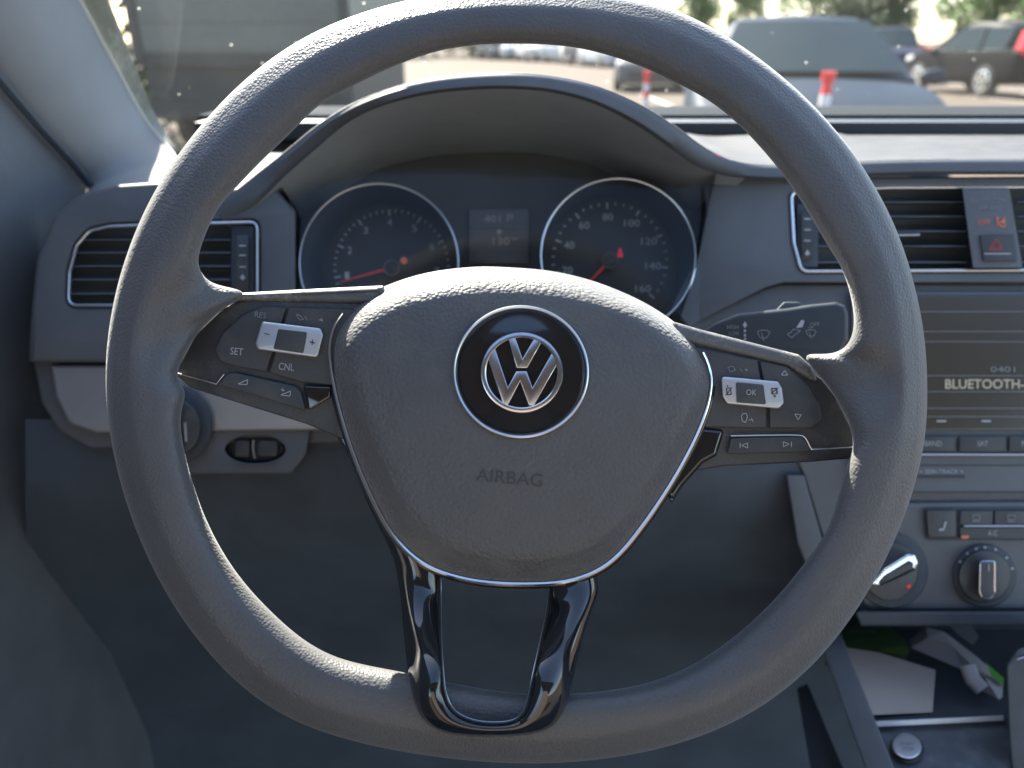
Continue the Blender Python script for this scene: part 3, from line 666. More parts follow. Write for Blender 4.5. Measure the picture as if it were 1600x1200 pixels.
# ---- instrument cluster
ic = thing('instrument_cluster', P(780, 480, .65), 'dark instrument cluster with two chrome ringed gauges', 'instrument cluster')
DD = .650
MB().plate(rp([(400, 345, 10), (470, 265, 30), (560, 212, 60), (780, 200, 90), (1000, 212, 60), (1072, 262, 30), (1110, 330, 10), (1150, 520, 10), (390, 520, 10)], 20), DD+.004, .02, 1).build('cluster_face', mat('cluster_black', (.10, .097, .09), .6, mottle=.12), ic)
def gauge(cx, cy, r, hx, hy, nums, labels, a0, step, sub, nrad, needle_a, nm, tick_r=89, major_len=10):
    RD = .588
    m = MB(); c2 = ell(cx, cy, r, n=72)
    ring = MB().ptube(c2, 1.9, RD, 8, True).build('chrome_ring', M_satinchrome, ic)
    # funnel from ring down to dial
    k = RD/DD; hx0, hy0 = 800+(cx-800)*k, 600+(cy-600)*k
    rings = [[P(x, y, RD+.0005) for x, y in ell(cx, cy, r-1, n=72)], [P(800+(x-800)*k, 600+(y-600)*k, DD) for x, y in ell(cx, cy, r*.985, n=72)]]
    MB().loft(rings).build('gauge_well', M_dark, ic)
    dial = MB().plate([(800+(x-800)*k, 600+(y-600)*k) for x, y in ell(cx, cy, r*1.0, n=64)], DD-.001, .002, 0).build(nm, M_dial, ic)
    polys = []
    for i in range((len(nums)-1)*sub+1):
        a = R(a0-step*i/sub); mj = i % sub == 0; ml = major_len if mj else 4.5
        x0, y0 = hx+math.cos(a)*(tick_r+2), hy-math.sin(a)*(tick_r+2); x1, y1 = hx+math.cos(a)*(tick_r+2-ml), hy-math.sin(a)*(tick_r+2-ml)
        polys.append(line(x0, y0, x1, y1, 2.6 if mj else 2.0))
    tk = glyph(polys, DD-.0012, M_gprint, dial, 'tick_marks'); tk['kind'] = 'stuff'
    for i, s_ in enumerate(nums):
        if not s_: continue
        a = R(a0-step*i); x, y = hx+math.cos(a)*nrad, hy-math.sin(a)*nrad
        text(s_, x, y, 8*len(s_) if len(s_) > 1 else 7, 11, DD-.0012, M_gprint, dial, name='numeral')
    # needle
    a = R(needle_a); tip = (hx+math.cos(a)*84, hy-math.sin(a)*84)
    n_ = Vector((-(tip[1]-hy), tip[0]-hx)).normalized()
    MB().plate([(hx+n_.x*2.4, hy+n_.y*2.4), (tip[0]+n_.x*1.0, tip[1]+n_.y*1.0), (tip[0]-n_.x*1.0, tip[1]-n_.y*1.0), (hx-n_.x*2.4, hy-n_.y*2.4)], DD-.008, .001, 0).build('needle', M_needle, ic, smooth=False)
    MB().plate(ell(hx, hy, 10, n=24), DD-.011, .010, 1.5).build('needle_hub', M_black, ic)
    MB().ptube(ell(hx, hy, 11.5, n=28), 1.4, DD-.0095, 6, True).build('hub_ring', mat('dull_chrome', (.3, .3, .3), .4, metal=.6), ic)
gauge(592, 411, 124, 612, 418, ['', '1', '2', '3', '4', '5', '6', '7', '8'], None, 222.5, 32.5, 5, 71, 195.7, 'tachometer_dial')
gauge(966, 400, 121, 953, 407, ['', '20', '40', '60', '80', '100', '120', '140', '160'], None, 226, 33.3, 4, 68, 226, 'speedometer_dial')
glyph([ell(631, 407, 5.5, n=16)], DD-.002, M_orange, ic, 'warning_light')
glyph([ell(969, 391, 2.8, n=12), rp([(965.5, 394), (972.5, 394), (973.5, 402), (964.5, 402)], 2)], DD-.002, M_red, ic, 'seat_belt_light')
ds = MB().plate(rp([(733, 326), (826, 326), (826, 412), (733, 412)], 3), DD-.001, .003, .5).build('display', mat('cluster_display', (.022, .023, .024), .3, emis=(.5, .5, .5), es=.004), ic)
M_seg = mat('display_segments', (.2, .2, .2), .5, emis=(1, 1, .95), es=.01)
text('401', 769, 342, 26, 11, DD-.002, M_seg, ds); text('P', 797, 341, 9, 12, DD-.002, M_seg, ds)
text('130', 783, 377, 26, 12, DD-.002, M_seg, ds); glyph([line(799, 373, 808, 373, 2)], DD-.002, M_seg, ds, 'unit_mark')
glyph([line(736, 354, 823, 354, 1.2), line(736, 399, 823, 399, 1.0)], DD-.0016, M_printdim, ds, 'display_rule')
glyph([ell(780, 362, 4, n=10)], DD-.002, M_seg, ds, 'display_symbol')
# slanted clear lens over the gauges
MB().plate(rp([(462, 262, 40), (1096, 262, 40), (1092, 530, 10), (462, 530, 10)], 10), plane_d((500, 262, .5845), (1000, 262, .5845), (700, 530, .574)), .0008, 0).build('clear_lens', M_lens, ic, smooth=False)

# ---- rotary light switch and dimmer
ls = thing('headlight_switch', P(275, 725, .58), 'round dark headlight switch behind the left of the rim', 'light switch')
MB().plate(ell(275, 664, 57, 61, 48), .572, .02, 4).build('bezel', M_dark, ls)
kn = MB().plate(ell(272, 668, 42, 46, 40), .562, .012, 4).build('knob', M_satin, ls)
MB().plate(rbox(272, 668, 16, 78, 6), .552, .012, 3).build('grip', M_satin, kn)
glyph([line(289, 660, 291, 690, 4)], .5615, M_print, ls, 'switch_mark')
dm = thing('dimmer_switch', P(399, 722, .58), 'oval dimmer thumbwheel right of the headlight switch', 'dimmer switch')
MB().plate(ell(399, 702, 45, 20), .590, .012, 2).build('recess', M_black, dm)
for cx_, w_ in ((378, 26), (418, 34)):
    MB().plate(rbox(cx_, 701, w_, 28, 7), .584, .008, 4).build('thumb_wheel', M_satin, dm)
MB().ptube([(396, 688), (395, 700), (398, 716)], 1.6, .583).build('divider', M_satinchrome, dm)
MB().ptube(cr([(362, 718), (375, 724), (400, 726), (425, 724), (437, 717)], 4, False), 1.3, .5805).build('rim_highlight_edge', M_soft, dm)

# ---- wiper stalk
wst = thing('wiper_stalk', P(1120, 560, .50), 'black wiper stalk with white symbols right of the hub', 'wiper stalk')
so = rp([(1040, 575, 3), (1085, 522, 10), (1118, 503, 16), (1152, 490, 20), (1228, 482, 10), (1266, 476, 10), (1306, 472, 6), (1321, 478, 6), (1326, 492, 10), (1326, 532, 12), (1314, 556, 10), (1280, 566, 6), (1100, 590, 3)], 6)
MB().plate(so, .478, .026, 8, segs=5).build('lever', mat('stalk_plastic', (.026, .03, .035), .42, mottle=.1), wst)
MB().plate(rp([(1205, 492), (1225, 472), (1248, 472), (1262, 492)], 6), .482, .02, 2).build('toggle', M_dark, wst)
sd = .4778
text('HIGH', 1145, 511, 18, 6, sd, M_printdim, wst); text('LOW', 1147, 521, 15, 6, sd, M_printdim, wst); text('1x', 1152, 530, 6, 5, sd, M_printdim, wst); text('OFF', 1273, 507, 15, 6, sd, M_printdim, wst, -4)
glyph([[(1164, 502), (1168, 509), (1165.5, 509), (1165.5, 512), (1162.5, 512), (1162.5, 509), (1160, 509)], line(1164, 515, 1164, 519, 3), line(1164, 522, 1164, 526, 3), line(1164, 528, 1164, 531, 3)], sd, M_print, wst, 'arrow_symbol')
def wiper(cx, cy, k=1):
    pts = [(cx-10*k, cy-4*k), (cx-5*k, cy-7*k), (cx+5*k, cy-7*k), (cx+10*k, cy-4*k), (cx+5*k, cy+5*k), (cx-5*k, cy+5*k)]
    return outline_glyph(pts, 1.2)+[line(cx, cy+9*k, cx-3*k, cy-3*k, 1.2), line(cx-1, cy+8*k, cx+1, cy+8*k, 2)]
glyph(wiper(1193, 523), sd, M_printdim, wst, 'wiper_symbol'); glyph(wiper(1267, 521, .8)+[line(1262, 512, 1272, 512, 1)], sd, M_printdim, wst, 'washer_symbol')
glyph([[(1244, 512), (1252, 500), (1257, 501), (1254, 511), (1249, 512)]], sd, M_print, wst, 'pull_symbol')
glyph(outline_glyph([(1230, 522), (1236, 519), (1240, 514), (1251, 517), (1243, 522), (1237, 528)], 1.2), sd, M_printdim, wst, 'push_symbol')

# ---- radio
rd = thing('radio', P(1620, 700, .60), 'car radio with a wide display and a row of buttons', 'radio')
MB().plate(rp([(1330, 455, 6), (1860, 455, 6), (1860, 770, 4), (1330, 770, 4)], 5), .597, .02, 3).build('faceplate', M_fascia, rd)
sc = MB().plate(rp([(1350, 462), (1840, 462), (1840, 672), (1350, 672)], 4), .594, .01, 1).build('screen', M_lcd, rd)
text('BLUETOOTH-A', 1546, 600, 138, 15, .5935, M_lcdtext, sc, bold=.012)
text('0401', 1567, 577, 38, 9, .5935, M_printdim, sc)
glyph([line(1360, y, 1835, y, 1.0) for y in (487, 518, 534, 587, 612, 638, 651)], .5938, M_printdim, sc, 'screen_rules')
for x in (1401, 1471, 1541, 1611, 1681): glyph([rbox(x, 658, 15, 3, 1)], .5935, M_print, sc, 'softkey_mark')
for i, (x0, x1, s_) in enumerate(((1366, 1434, ''), (1439, 1493, 'BAND'), (1499, 1572, 'SAT'), (1577, 1650, 'MEDIA'), (1655, 1730, ''))):
    b_ = MB().plate(rp([(x0, 682), (x1, 682), (x1, 706), (x0, 706)], 2), .592, .01, 1.5).build('button', M_btn, rd)
    if s_: text(s_, (x0+x1)/2 if s_ != 'BAND' else 1458, 693, {'BAND': 27, 'SAT': 16, 'MEDIA': 34}[s_], 8, .5917, M_print, b_)
MB().ptube([(1370, 710), (1840, 711)], 1.6, .594).build('chrome_line', M_satinchrome, rd)
text('< SEEK/TRACK >', 1471, 737, 68, 7, .5967, M_print, rd)
MB().plate(rp([(1433, 742), (1508, 742), (1508, 747), (1433, 747)], 2), .5962, .003, 0).build('slot', M_black, rd)
for y in (727, 769): glyph([line(1370, y, 1850, y, 2)], .5968, M_black, rd, 'seam')

# ---- climate controls
cc = thing('climate_controls', P(1560, 955, .6), 'climate control panel with two round knobs', 'climate controls')
MB().plate(rp([(1318, 786, 20), (1860, 782, 6), (1860, 952, 6), (1352, 952, 18)], 8), .598, .02, 3).build('panel', M_fascia, cc)
MB().plate(rp([(1442, 793), (1860, 791), (1860, 844), (1446, 844)], 6), .5965, .01, 1).build('button_bezel', M_dark, cc)
b_ = MB().plate(rp([(1447, 797), (1494, 797), (1494, 840), (1450, 840)], 5), .593, .01, 2).build('button', M_btn, cc)
glyph([line(1478, 815, 1475, 825, 3), line(1476, 827, 1467, 828, 3)], .5927, M_print, b_, 'seat_heater_symbol')
for x0, x1 in ((1500, 1551), (1554, 1606), (1609, 1660)):
    b_ = MB().plate(rp([(x0, 798), (x1, 798), (x1, 820), (x0, 820)], 2), .593, .01, 1.5).build('button', M_btn, cc)
    xm = (x0+x1)/2
    glyph(outline_glyph([(xm-6, 805), (xm+6, 805), (xm+5, 812), (xm-5, 812)], 1.2)+[line(xm-6, 814.5, xm+6, 814.5, 1.5)], .5927, M_printdim, b_, 'defrost_symbol')
b_ = MB().plate(rp([(1500, 824), (1660, 824), (1660, 842), (1500, 842)], 2), .593, .01, 1.5).build('button', M_btn, cc)
text('A/C', 1551, 833, 15, 8, .5927, M_print, b_)
MB().ptube([(1506, 822), (1655, 822)], 1.4, .5925).build('chrome_line', M_satinchrome, cc)
glyph([rbox(1508, 839, 12, 5, 2)], .5925, M_orange, cc, 'indicator_light')
k1 = MB().plate(ell(1393, 892, 57, 59, 56), .594, .01, 3).build('knob', M_dark, cc, label='chrome handled temperature knob partly behind the rim')
MB().plate(ell(1391, 893, 44, 46, 48), .586, .01, 3).build('knob_face', M_satin, k1)
s_ = lambda pts: [(1250+x/4.571, 760+y/4.571) for x, y in pts]
MB().plate(rp(s_([(500, 700), (590, 590), (770, 478), (820, 485), (848, 550), (830, 595), (700, 660), (560, 720)]), 3), .574, .014, 5, segs=5).build('knob_handle', M_chrome, k1)
MB().plate(rp(s_([(560, 690), (600, 640), (780, 530), (812, 545), (810, 585), (690, 645), (570, 700)]), 2), .5730, .004, 1.5).build('handle_inlay', M_satin, k1)
glyph([rbox(1420, 916, 7, 5, 2, -30)], .5857, M_red, k1, 'hot_mark')
k2 = MB().plate(ell(1539, 900, 50, 49, 56), .594, .01, 3).build('knob', M_dark, cc, label='upright fan knob with chrome outlined handle')
MB().plate(ell(1539, 901, 41, 41, 48), .588, .01, 3).build('knob_face', M_satin, k2)
hp = rp([(1532, 877), (1554, 877), (1554, 925), (1549, 934), (1536, 934), (1531, 925)], 5)
MB().plate(hp, .577, .014, 3).build('knob_handle', M_btn, k2)
MB().ptube(hp, 1.2, .5785, 6, True).build('handle_edge', M_chrome, k2)
glyph([line(1545, 882, 1545, 893, 1.6)], .5767, M_print, k2, 'pointer')
for a in (150, 128, 108, 90, 68, 40, 15):
    x, y = 1539+44.5*math.cos(R(a)), 900-44.5*math.sin(R(a)); glyph([ell(x, y, 2.3, n=8)], .5938, M_print, k2, 'fan_speed_mark')

# ---- centre console, cubby
co = thing('centre_console', P(1450, 1200, .6), 'dark centre console with an open cubby and chrome strip', 'centre console')
fl = plane_d((1320, 985, .72), (1900, 985, .72), (1450, 1125, .575))
MB().plate([(1290, 960), (1900, 960), (1900, 1130), (1360, 1130)], fl, .01, 0).build('cubby_floor', M_dark, co)
MB().add([P(1290, 940, .74), P(1900, 940, .74), P(1900, 1040, .70), P(1290, 1040, .70)], [(0, 1, 2, 3)]).build('cubby_back', M_black, co, smooth=False)
sdp = plane_d((1300, 1020, .60), (1380, 1200, .50), (1300, 1300, .47))
MB().plate(rp([(1270, 975, 3), (1308, 975, 3), (1397, 1200, 3), (1460, 1360, 3), (1410, 1360, 3), (1352, 1200, 3)], 4), sdp, .03, 4).build('side_wall', M_soft, co)
ct = plane_d((1372, 1132, .565), (1567, 1122, .565), (1480, 1300, .48))
MB().plate(rp([(1366, 1126, 2), (1572, 1117, 2), (1640, 1360, 2), (1462, 1360, 2), (1397, 1200, 2)], 3), ct, .03, 2).build('console_top', M_console, co)
MB().plate(rp([(1366, 1127), (1568, 1118), (1569, 1126), (1371, 1136)], 1), .556, .008, 1.5).build('chrome_strip', mat('bright_strip', (.8, .82, .85), .5, metal=.3, mottle=.04), co)
MB().plate(rp([(1165+80, 1075), (1262, 1068), (1330, 1230), (1400, 1400), (1300, 1400)], 3), plane_d((1245, 1075, .68), (1300, 1200, .58), (1400, 1200, .58)), .02, 2).build('lower_side_panel', M_dark, co)
sb = thing('start_button', P(1417, 1190, .545), 'oval silver push button on the console', 'button')
MB().plate(ell(1417, 1169, 27, 23, 36, 15), lambda x, y: ct(x, y)-.004, .012, 3).build('bezel', M_black, sb)
MB().plate(ell(1417, 1166, 23.5, 19.5, 36, 15), lambda x, y: ct(x, y)-.011, .012, 4, segs=5).build('cap', M_silver, sb)
text('START', 1417, 1162, 22, 5, lambda x, y: ct(x, y)-.0113, M_printdim, sb, 4); text('STOP', 1419, 1170, 18, 5, lambda x, y: ct(x, y)-.0113, M_printdim, sb, 4)
gl_ = thing('gear_lever', P(1640, 1260, .5), 'dark gear lever at the right edge', 'gear lever')
MB().plate(rp([(1572, 1040, 10), (1592, 1012, 14), (1700, 1005, 14), (1720, 1200, 10), (1740, 1360, 3), (1594, 1360, 3), (1576, 1150, 10)], 8), .52, .05, 5, segs=6).build('knob', M_dark, gl_)
MB().ptube(cr([(1590, 1031), (1600, 1027), (1640, 1024)], 3, False), 1.5, .5185).build('chrome_band', M_chrome, gl_)

def paper(pts, d, m, nm, lb, cat, th=.0006, bend=0):
    o = MB().plate(pts, d, th, 0).build(nm, m, smooth=False); return tag(o, lb, cat)
# things in the cubby
paper([(1317, 1011), (1375, 1020), (1462, 1047), (1457, 1113), (1364, 1117)], plane_d((1317, 1011, .640), (1462, 1047, .625), (1364, 1117, .575)), M_card, 'paper_card', 'plain beige card lying at the front of the cubby', 'card')
gp = MB().plate(rp([(1290, 992), (1335, 975), (1385, 976), (1412, 1000), (1422, 1018), (1414, 1030), (1375, 1021), (1300, 1010)], 4), plane_d((1300, 990, .69), (1400, 990, .69), (1375, 1025, .65)), .008, 3).build('snack_packet', M_green); tag(gp, 'dark green packet behind the beige card', 'packet')
glyph([line(1326+k*7, 983, 1330+k*7, 990, 1.4) for k in range(6)]+[line(1333+k*7, 983, 1330+k*7, 990, 1.4) for k in range(6)], plane_d((1300, 990, .688), (1400, 990, .688), (1375, 1025, .648)), M_printdim, gp, 'packet_print')
glyph([[(1376, 1014), (1415, 1009), (1420, 1016), (1412, 1026), (1378, 1019)]], plane_d((1300, 990, .688), (1400, 990, .688), (1375, 1025, .648)), mat('lime_print', (.16, .24, .05), .5), gp, 'packet_band')
# folded receipt: two creased facets
m = MB(); d0 = .665
a = [(1422, 1000, .675), (1446, 979, .685), (1475, 987, .675), (1525, 1025, .645), (1567, 1062, .62), (1566, 1102, .60), (1535, 1086, .615), (1507, 1047, .635), (1425, 1012, .66)]
mid = [(1450, 996, .662), (1490, 1012, .650), (1540, 1060, .612)]
V = [P(*q) for q in a]+[P(*q) for q in mid]; V2 = [v+Vector((0, 0, -.0007)) for v in V]
f = [(0, 1, 9), (1, 2, 9), (2, 10, 9), (2, 3, 10), (3, 4, 11), (3, 11, 10), (4, 5, 11), (5, 6, 11), (6, 7, 11), (7, 10, 11), (7, 8, 10), (8, 9, 10), (8, 0, 9)]
m.add(V, f); m.add(V2, f); rc_ = o = m.build('receipt', M_receipt, smooth=False); tag(o, 'crumpled pale receipt lying across the cubby', 'receipt')
pl_ = plane_d((1450, 996, .6615), (1490, 1012, .6495), (1446, 979, .6845))
glyph([line(1452+k*4, 985+k*3.2, 1466+k*4, 991+k*3.2, .8) for k in range(6)], pl_, M_btn, rc_, 'printed_lines')
paper([(1540, 1035), (1569, 1060), (1568, 1072), (1550, 1056)], .610, M_green2, 'packet', 'bright green packet corner sticking out beside the receipt', 'packet', .004)
paper([(1484, 978), (1517, 976), (1530, 995), (1520, 1008), (1498, 992)], plane_d((1484, 976, .70), (1530, 976, .69), (1520, 1008, .66)), M_receipt, 'paper_slip', 'small pale slip behind the crumpled receipt', 'paper')
o = MB().plate(ell(1497, 1082, 26, 9, 24), .632, .02, 5, segs=4).build('charging_puck', M_satin); tag(o, 'flat dark round case lying in the cubby right of the beige card', 'case')
o = MB().tube([P(1512, 1040, .60), P(1520, 1062, .595), P(1535, 1078, .59)], .006, 10).build('lighter', mat('clear_plastic', (.35, .33, .33), .3)); tag(o, 'small grey cylinder lying against the receipt', 'lighter')

# ================================================================== STEERING WHEEL
D0 = .362
sw = thing('steering_wheel', P(805, 600, D0+.03), 'grey leather grained steering wheel with buttons and a round emblem', 'steering wheel')
pairs = [((800,-20),(795,68)),((900,-16),(875,71)),((980,-8),(935,82)),((1053,7),(1000,103)),((1117,42),(1062,132)),((1177,84),(1112,160)),((1235,124),(1160,200)),((1297,187),(1208,253)),((1345,250),(1240,297)),((1383,315),(1265,335)),((1408,370),(1293,383)),((1425,425),(1317,423)),((1437,477),(1331,470)),((1444,518),(1334,512)),((1446,544),(1322,541)),((1448,566),(1296,553)),((1449,588),(1256,556)),((1449,614),(1290,598)),((1449,645),(1320,646)),((1447,680),(1334,693)),((1440,720),(1320,735)),((1428,765),(1309,778)),((1413,815),(1293,828)),((1385,875),(1262,873)),((1352,938),(1218,928)),((1300,1015),(1165,980)),((1235,1082),(1105,1025)),((1150,1140),(1040,1058)),((1060,1178),(970,1076)),((950,1200),(890,1084)),((840,1206),(810,1083)),((740,1202),(730,1072)),((640,1187),(640,1052)),((530,1168),(540,1032)),((450,1134),(478,1002)),((385,1085),(425,957)),((335,1035),(378,906)),((288,976),(342,852)),((243,908),(315,795)),((207,823),(297,740)),((185,750),(286,695)),((172,690),(282,650)),((166,640),(290,612)),((165,605),(276,585)),((165,572),(305,525)),((166,545),(345,485)),((170,512),(384,457)),((178,465),(332,443)),((187,430),(311,418)),((203,380),(314,385)),((225,325),(338,330)),((250,283),(368,294)),((290,218),(410,250)),((340,163),(455,207)),((400,103),(497,165)),((460,63),(550,135)),((530,28),(612,105)),((617,0),(675,82)),((710,-16),(735,71))]
OI = cr([(a[0], a[1], b[0], b[1]) for a, b in pairs], 6, True)
rings = []; NS = 32
ODIR = []
for i in range(len(OI)):
    a_, b_ = Vector(OI[i-8][:2]), Vector(OI[(i+8) % len(OI)][:2]); t_ = (b_-a_).normalized(); ODIR.append(Vector((t_.y, -t_.x)))
def msm(L, k): return [sum(L[(i+j) % len(L)] for j in range(-k, k+1))/(2*k+1) for i in range(len(L))]
OI = [(a, b-(9*max(0, min(1, (b-1100)/60))), c_, e) for a, b, c_, e in OI]
_o = [msm(msm([q[j] for q in OI], 7), 5) for j in (0, 1)]; _i = [msm([q[j] for q in OI], 2) for j in (2, 3)]
OI = list(zip(_o[0], _o[1], _i[0], _i[1]))
FK = [min(1, max(0, math.hypot(a-c_, b_-e)-118)/60) for a, b_, c_, e in OI]
for _ in range(2): FK = [sum(FK[(i+k) % len(FK)] for k in range(-5, 6))/11 for i in range(len(FK))]
for fi, (ox, oy, ix, iy) in enumerate(OI):
    o_ = Vector((ox, oy)); i_ = Vector((ix, iy)); w = (o_-i_).length; dir_ = ODIR[fi]
    b = .0145; core = min(w, 116)
    mid_o = o_-dir_*core/2
    ring = []
    for k in range(NS):
        a = 2*PI*k/NS
        ca, sa = math.cos(a), math.sin(a)
        e = .82
        u = math.copysign(abs(ca)**e, ca); v = math.copysign(abs(sa)**e, sa)
        # front of the section (v>0) carries a soft ridge towards the outside
        if u >= 0: p = mid_o+dir_*u*core/2
        else: p = mid_o+(i_-mid_o)*(-u)
        front = v > 0
        kk = max(0, (.3-u)/1.3)*FK[fi]; dep = D0+.002-b*v*(1-.5*kk)
        if front:
            ridge = math.exp(-((u-.36)/.14)**2)*.0009; groove = math.exp(-((u-.62)/.16)**2)*.0010
            dep += -ridge+groove

        if u < .3: dep += .013*max(0, (.3-u)/1.3)**1.3*FK[fi]
        ring.append(P(p.x, p.y, dep))
    rings.append(ring)
rim = MB().loft(rings, True, loop=True).build('rim', M_leather, sw, sharp=80)

# ---- airbag cover
pad_o = cr([(740,417),(800,418),(865,424),(930,440),(1000,469),(1056,505),(1090,542),(1107,582),(1105,622),(1091,666),(1069,712),(1040,762),(1004,815),(966,862),(930,889),(882,905),(820,909),(750,905),(692,891),(651,869),(616,833),(590,788),(566,735),(546,680),(529,620),(519,562),(521,525),(533,498),(558,472),(604,446),(668,426)], 4, True)
pad_i = cr([(745,476),(800,474),(862,478),(922,489),(985,508),(1032,532),(1062,560),(1078,592),(1078,625),(1064,665),(1040,708),(1010,753),(975,803),(940,840),(905,860),(865,870),(815,873),(755,868),(700,853),(668,830),(638,795),(614,753),(592,708),(573,660),(557,610),(549,570),(553,545),(568,528),(595,512),(635,495),(688,482)], 4, True)
PC = (812, 650); PD = .360
N = len(pad_o)
rings = []
def padd_t(t): return PD+.0035*t*t
for t in (.02, .12, .25, .4, .55, .7, .82, .92, 1.0):
    rings.append([P(PC[0]+(x-PC[0])*t, PC[1]+(y-PC[1])*t, padd_t(t)) for x, y in pad_i])
for s in range(1, 11):
    a = s/10*PI/2; ring = []
    for (ix, iy), (ox, oy) in zip(pad_i, pad_o):
        up_ = max(0, min(1, (600-oy)/130)); Rr = .011+.020*up_
        k = math.sin(a)**(.9)*up_+(s/10)*(1-up_)
        ring.append(P(ix+(ox-ix)*k, iy+(oy-iy)*k, padd_t(1)+Rr*((1-math.cos(a))*up_+(1-up_)*(.75*s/10+.25*(s/10)**4))))
    rings.append(ring)
rings.append([P(x, y, max(.386, .386+.012*max(0, min(1, (600-y)/130)))) for x, y in pad_o])
pad = MB().loft(rings, True, cap0=True).build('airbag_cover', M_pad, sw, sharp=60)
def ray_t(x, y):
    dx, dy = x-PC[0], y-PC[1]; best = 9
    for i in range(N):
        ax, ay = pad_i[i]; bx, by = pad_i[(i+1) % N]; ex, ey = bx-ax, by-ay
        den = dx*ey-dy*ex
        if abs(den) < 1e-9: continue
        k = ((ax-PC[0])*ey-(ay-PC[1])*ex)/den; q = ((ax-PC[0])*dy-(ay-PC[1])*dx)/den
        if k > 0 and -1e-6 <= q <= 1+1e-6: best = min(best, k)
    return 1/best if best < 9 else 1
padd = lambda x, y: padd_t(min(1, ray_t(x, y)))-.0001
text('AIRBAG', 796, 746, 104, 20, padd, M_emboss, pad, 5.5, th=.0002, bold=.004)
# chrome trim along the lower edge of the cover
i0 = min(range(N), key=lambda i: (pad_o[i][0]-533)**2+(pad_o[i][1]-490)**2); i1 = min(range(N), key=lambda i: (pad_o[i][0]-1092)**2+(pad_o[i][1]-548)**2)
tr_ = [pad_o[i] for i in range(i1, i0+1)]
tr2 = inset(pad_o, -3.2)[i1:i0+1]
path = [P(x, y, .3745) for x, y in tr2]; n_ = len(path)
MB().tube(path, [.0006+.0006*min(1, min(i, n_-1-i)/25) for i in range(n_)], 8).build('chrome_trim', M_chrome, sw)
# glossy surround under the cover
so_ = []
for i in range(N):
    x, y = pad_o[i]; so_.append((x, y, 1))
sur = inset(pad_o, -11)
sur = [(x, y) if y > 600 else (a[0]-(x-a[0])*1.6, a[1]-(y-a[1])*1.6) for (x, y), a in zip(sur, pad_o)]
MB().plate(sur, .3765, .008, 4).build('hub_surround', M_gloss, sw)
# emblem
em = MB()
rr = []
for r, dd in ((101, .3590), (100, .3592), (96, .3605), (80, .3603), (66, .3598), (40, .3596), (4, .3596)):
    rr.append([P(x, y, dd-.0005) for x, y in ell(814, 581, r, r*.975, 72)])
emb = MB().loft(rr, True, cap1=True).build('emblem_disc', M_gloss, sw)
MB().ptube(ell(814, 581, 104, 101.5, 96), 2.6, .3588, 8, True, sy=1.2).build('emblem_border', M_satinchrome, emb)
q = lambda pts: [(680+x/4.8, 450+y/4.8) for x, y in pts]
m = MB()
def ringplate(mb, cx, cy, ro, ri, d, th):
    prof = [(ro, d+th), (ro, d+.0009), (ro-1.6, d+.0002), (ro-4, d), (ri+2.5, d), (ri+.6, d+.0004), (ri, d+.001), (ri, d+th)]
    mb.loft([[P(x, y, dd) for x, y in ell(cx, cy, r, r*.985, 80)] for r, dd in prof])
ringplate(m, 815, 582, 65, 55, .3560, .003)
V_ = q([(543, 372), (600, 360), (655, 528), (748, 366), (800, 405), (692, 603), (608, 603)])
W_ = q([(385, 500), (447, 440), (545, 742), (607, 622), (688, 622), (730, 746), (878, 480), (925, 560), (742, 885), (700, 885), (637, 702), (545, 885), (508, 875)])
m.plate(V_, .3563, .003, 2.2, segs=3); m.plate(W_, .3563, .003, 2.2, segs=3)
M_emb = mat('emblem_chrome', (.55, .55, .57), .2, metal=1, mottle=.05)
m.build('emblem', M_emb, emb, sharp=35)

# ---- spokes and button pods
PDp = .3755
def spoke_part(nm, pts, d, th, m_, bev, r=4, parent=sw, holes=(), lb=None, segs=3):
    return MB().plate(rp(pts, r), d, th, bev, [rp(h, 3) for h in holes], None, segs).build(nm, m_, parent, lb, sharp=50)
# left
ptop_l = spoke_part('spoke_top', [(352, 470, 6), (372, 458, 8), (460, 453, 10), (600, 446, 3), (600, 475, 3), (500, 473, 3), (400, 470, 6)], .3775, .02, M_satin_dusty, 10, segs=5)
pod_l = spoke_part('button_pod', [(388, 466, 8), (450, 470, 3), (600, 474, 3), (600, 560, 3), (545, 690, 3), (525, 682, 3), (478, 662, 4), (298, 606, 4), (273, 584, 2), (306, 522, 14), (350, 480, 14)], .380, .006, M_satin, 3, lb='left button pod with silver rocker')
b1 = spoke_part('button', [(447, 480, 2), (416, 581, 2), (376, 574, 10), (344, 565, 12), (335, 546, 12), (348, 520, 16), (380, 491, 16), (412, 479, 14)], .377, .006, M_btn, 2.5, parent=pod_l)
b2 = spoke_part('button', [(451, 480, 2), (560, 484, 2), (560, 610, 2), (520, 602, 2), (470, 597, 6), (420, 582, 2)], .377, .006, M_btn, 2.5, parent=pod_l)
b3 = spoke_part('button', [(340, 601, 4), (354, 585, 6), (366, 582, 6), (462, 604, 8), (470, 612, 6), (478, 642, 3), (400, 618, 3)], .377, .006, M_btn, 2, parent=pod_l, lb='volume rocker strip')
MB().ptube([(276, 583), (338, 600), (350, 585)], 1.0, .3785).build('edge_line', M_satinchrome, pod_l)
rk = spoke_part('rocker', [(409, 502, 5), (501, 513, 6), (505, 524, 5), (496, 559, 7), (402, 546, 7), (399, 536, 5)], .3725, .006, M_silver, 3, parent=pod_l, segs=4)
rk2 = spoke_part('rocker_pad', [(435, 514), (480, 519), (474, 552), (427, 545)], .3718, .004, M_btn, 1.5, 3, parent=pod_l)
text('SET', 370, 549, 20, 11, .3767, M_print, b1, 6); text('RES', 407, 492, 18, 9, .3767, M_printdim, b1, 8); text('CNL', 447.5, 573, 24, 11, .3767, M_print, b2, 5)
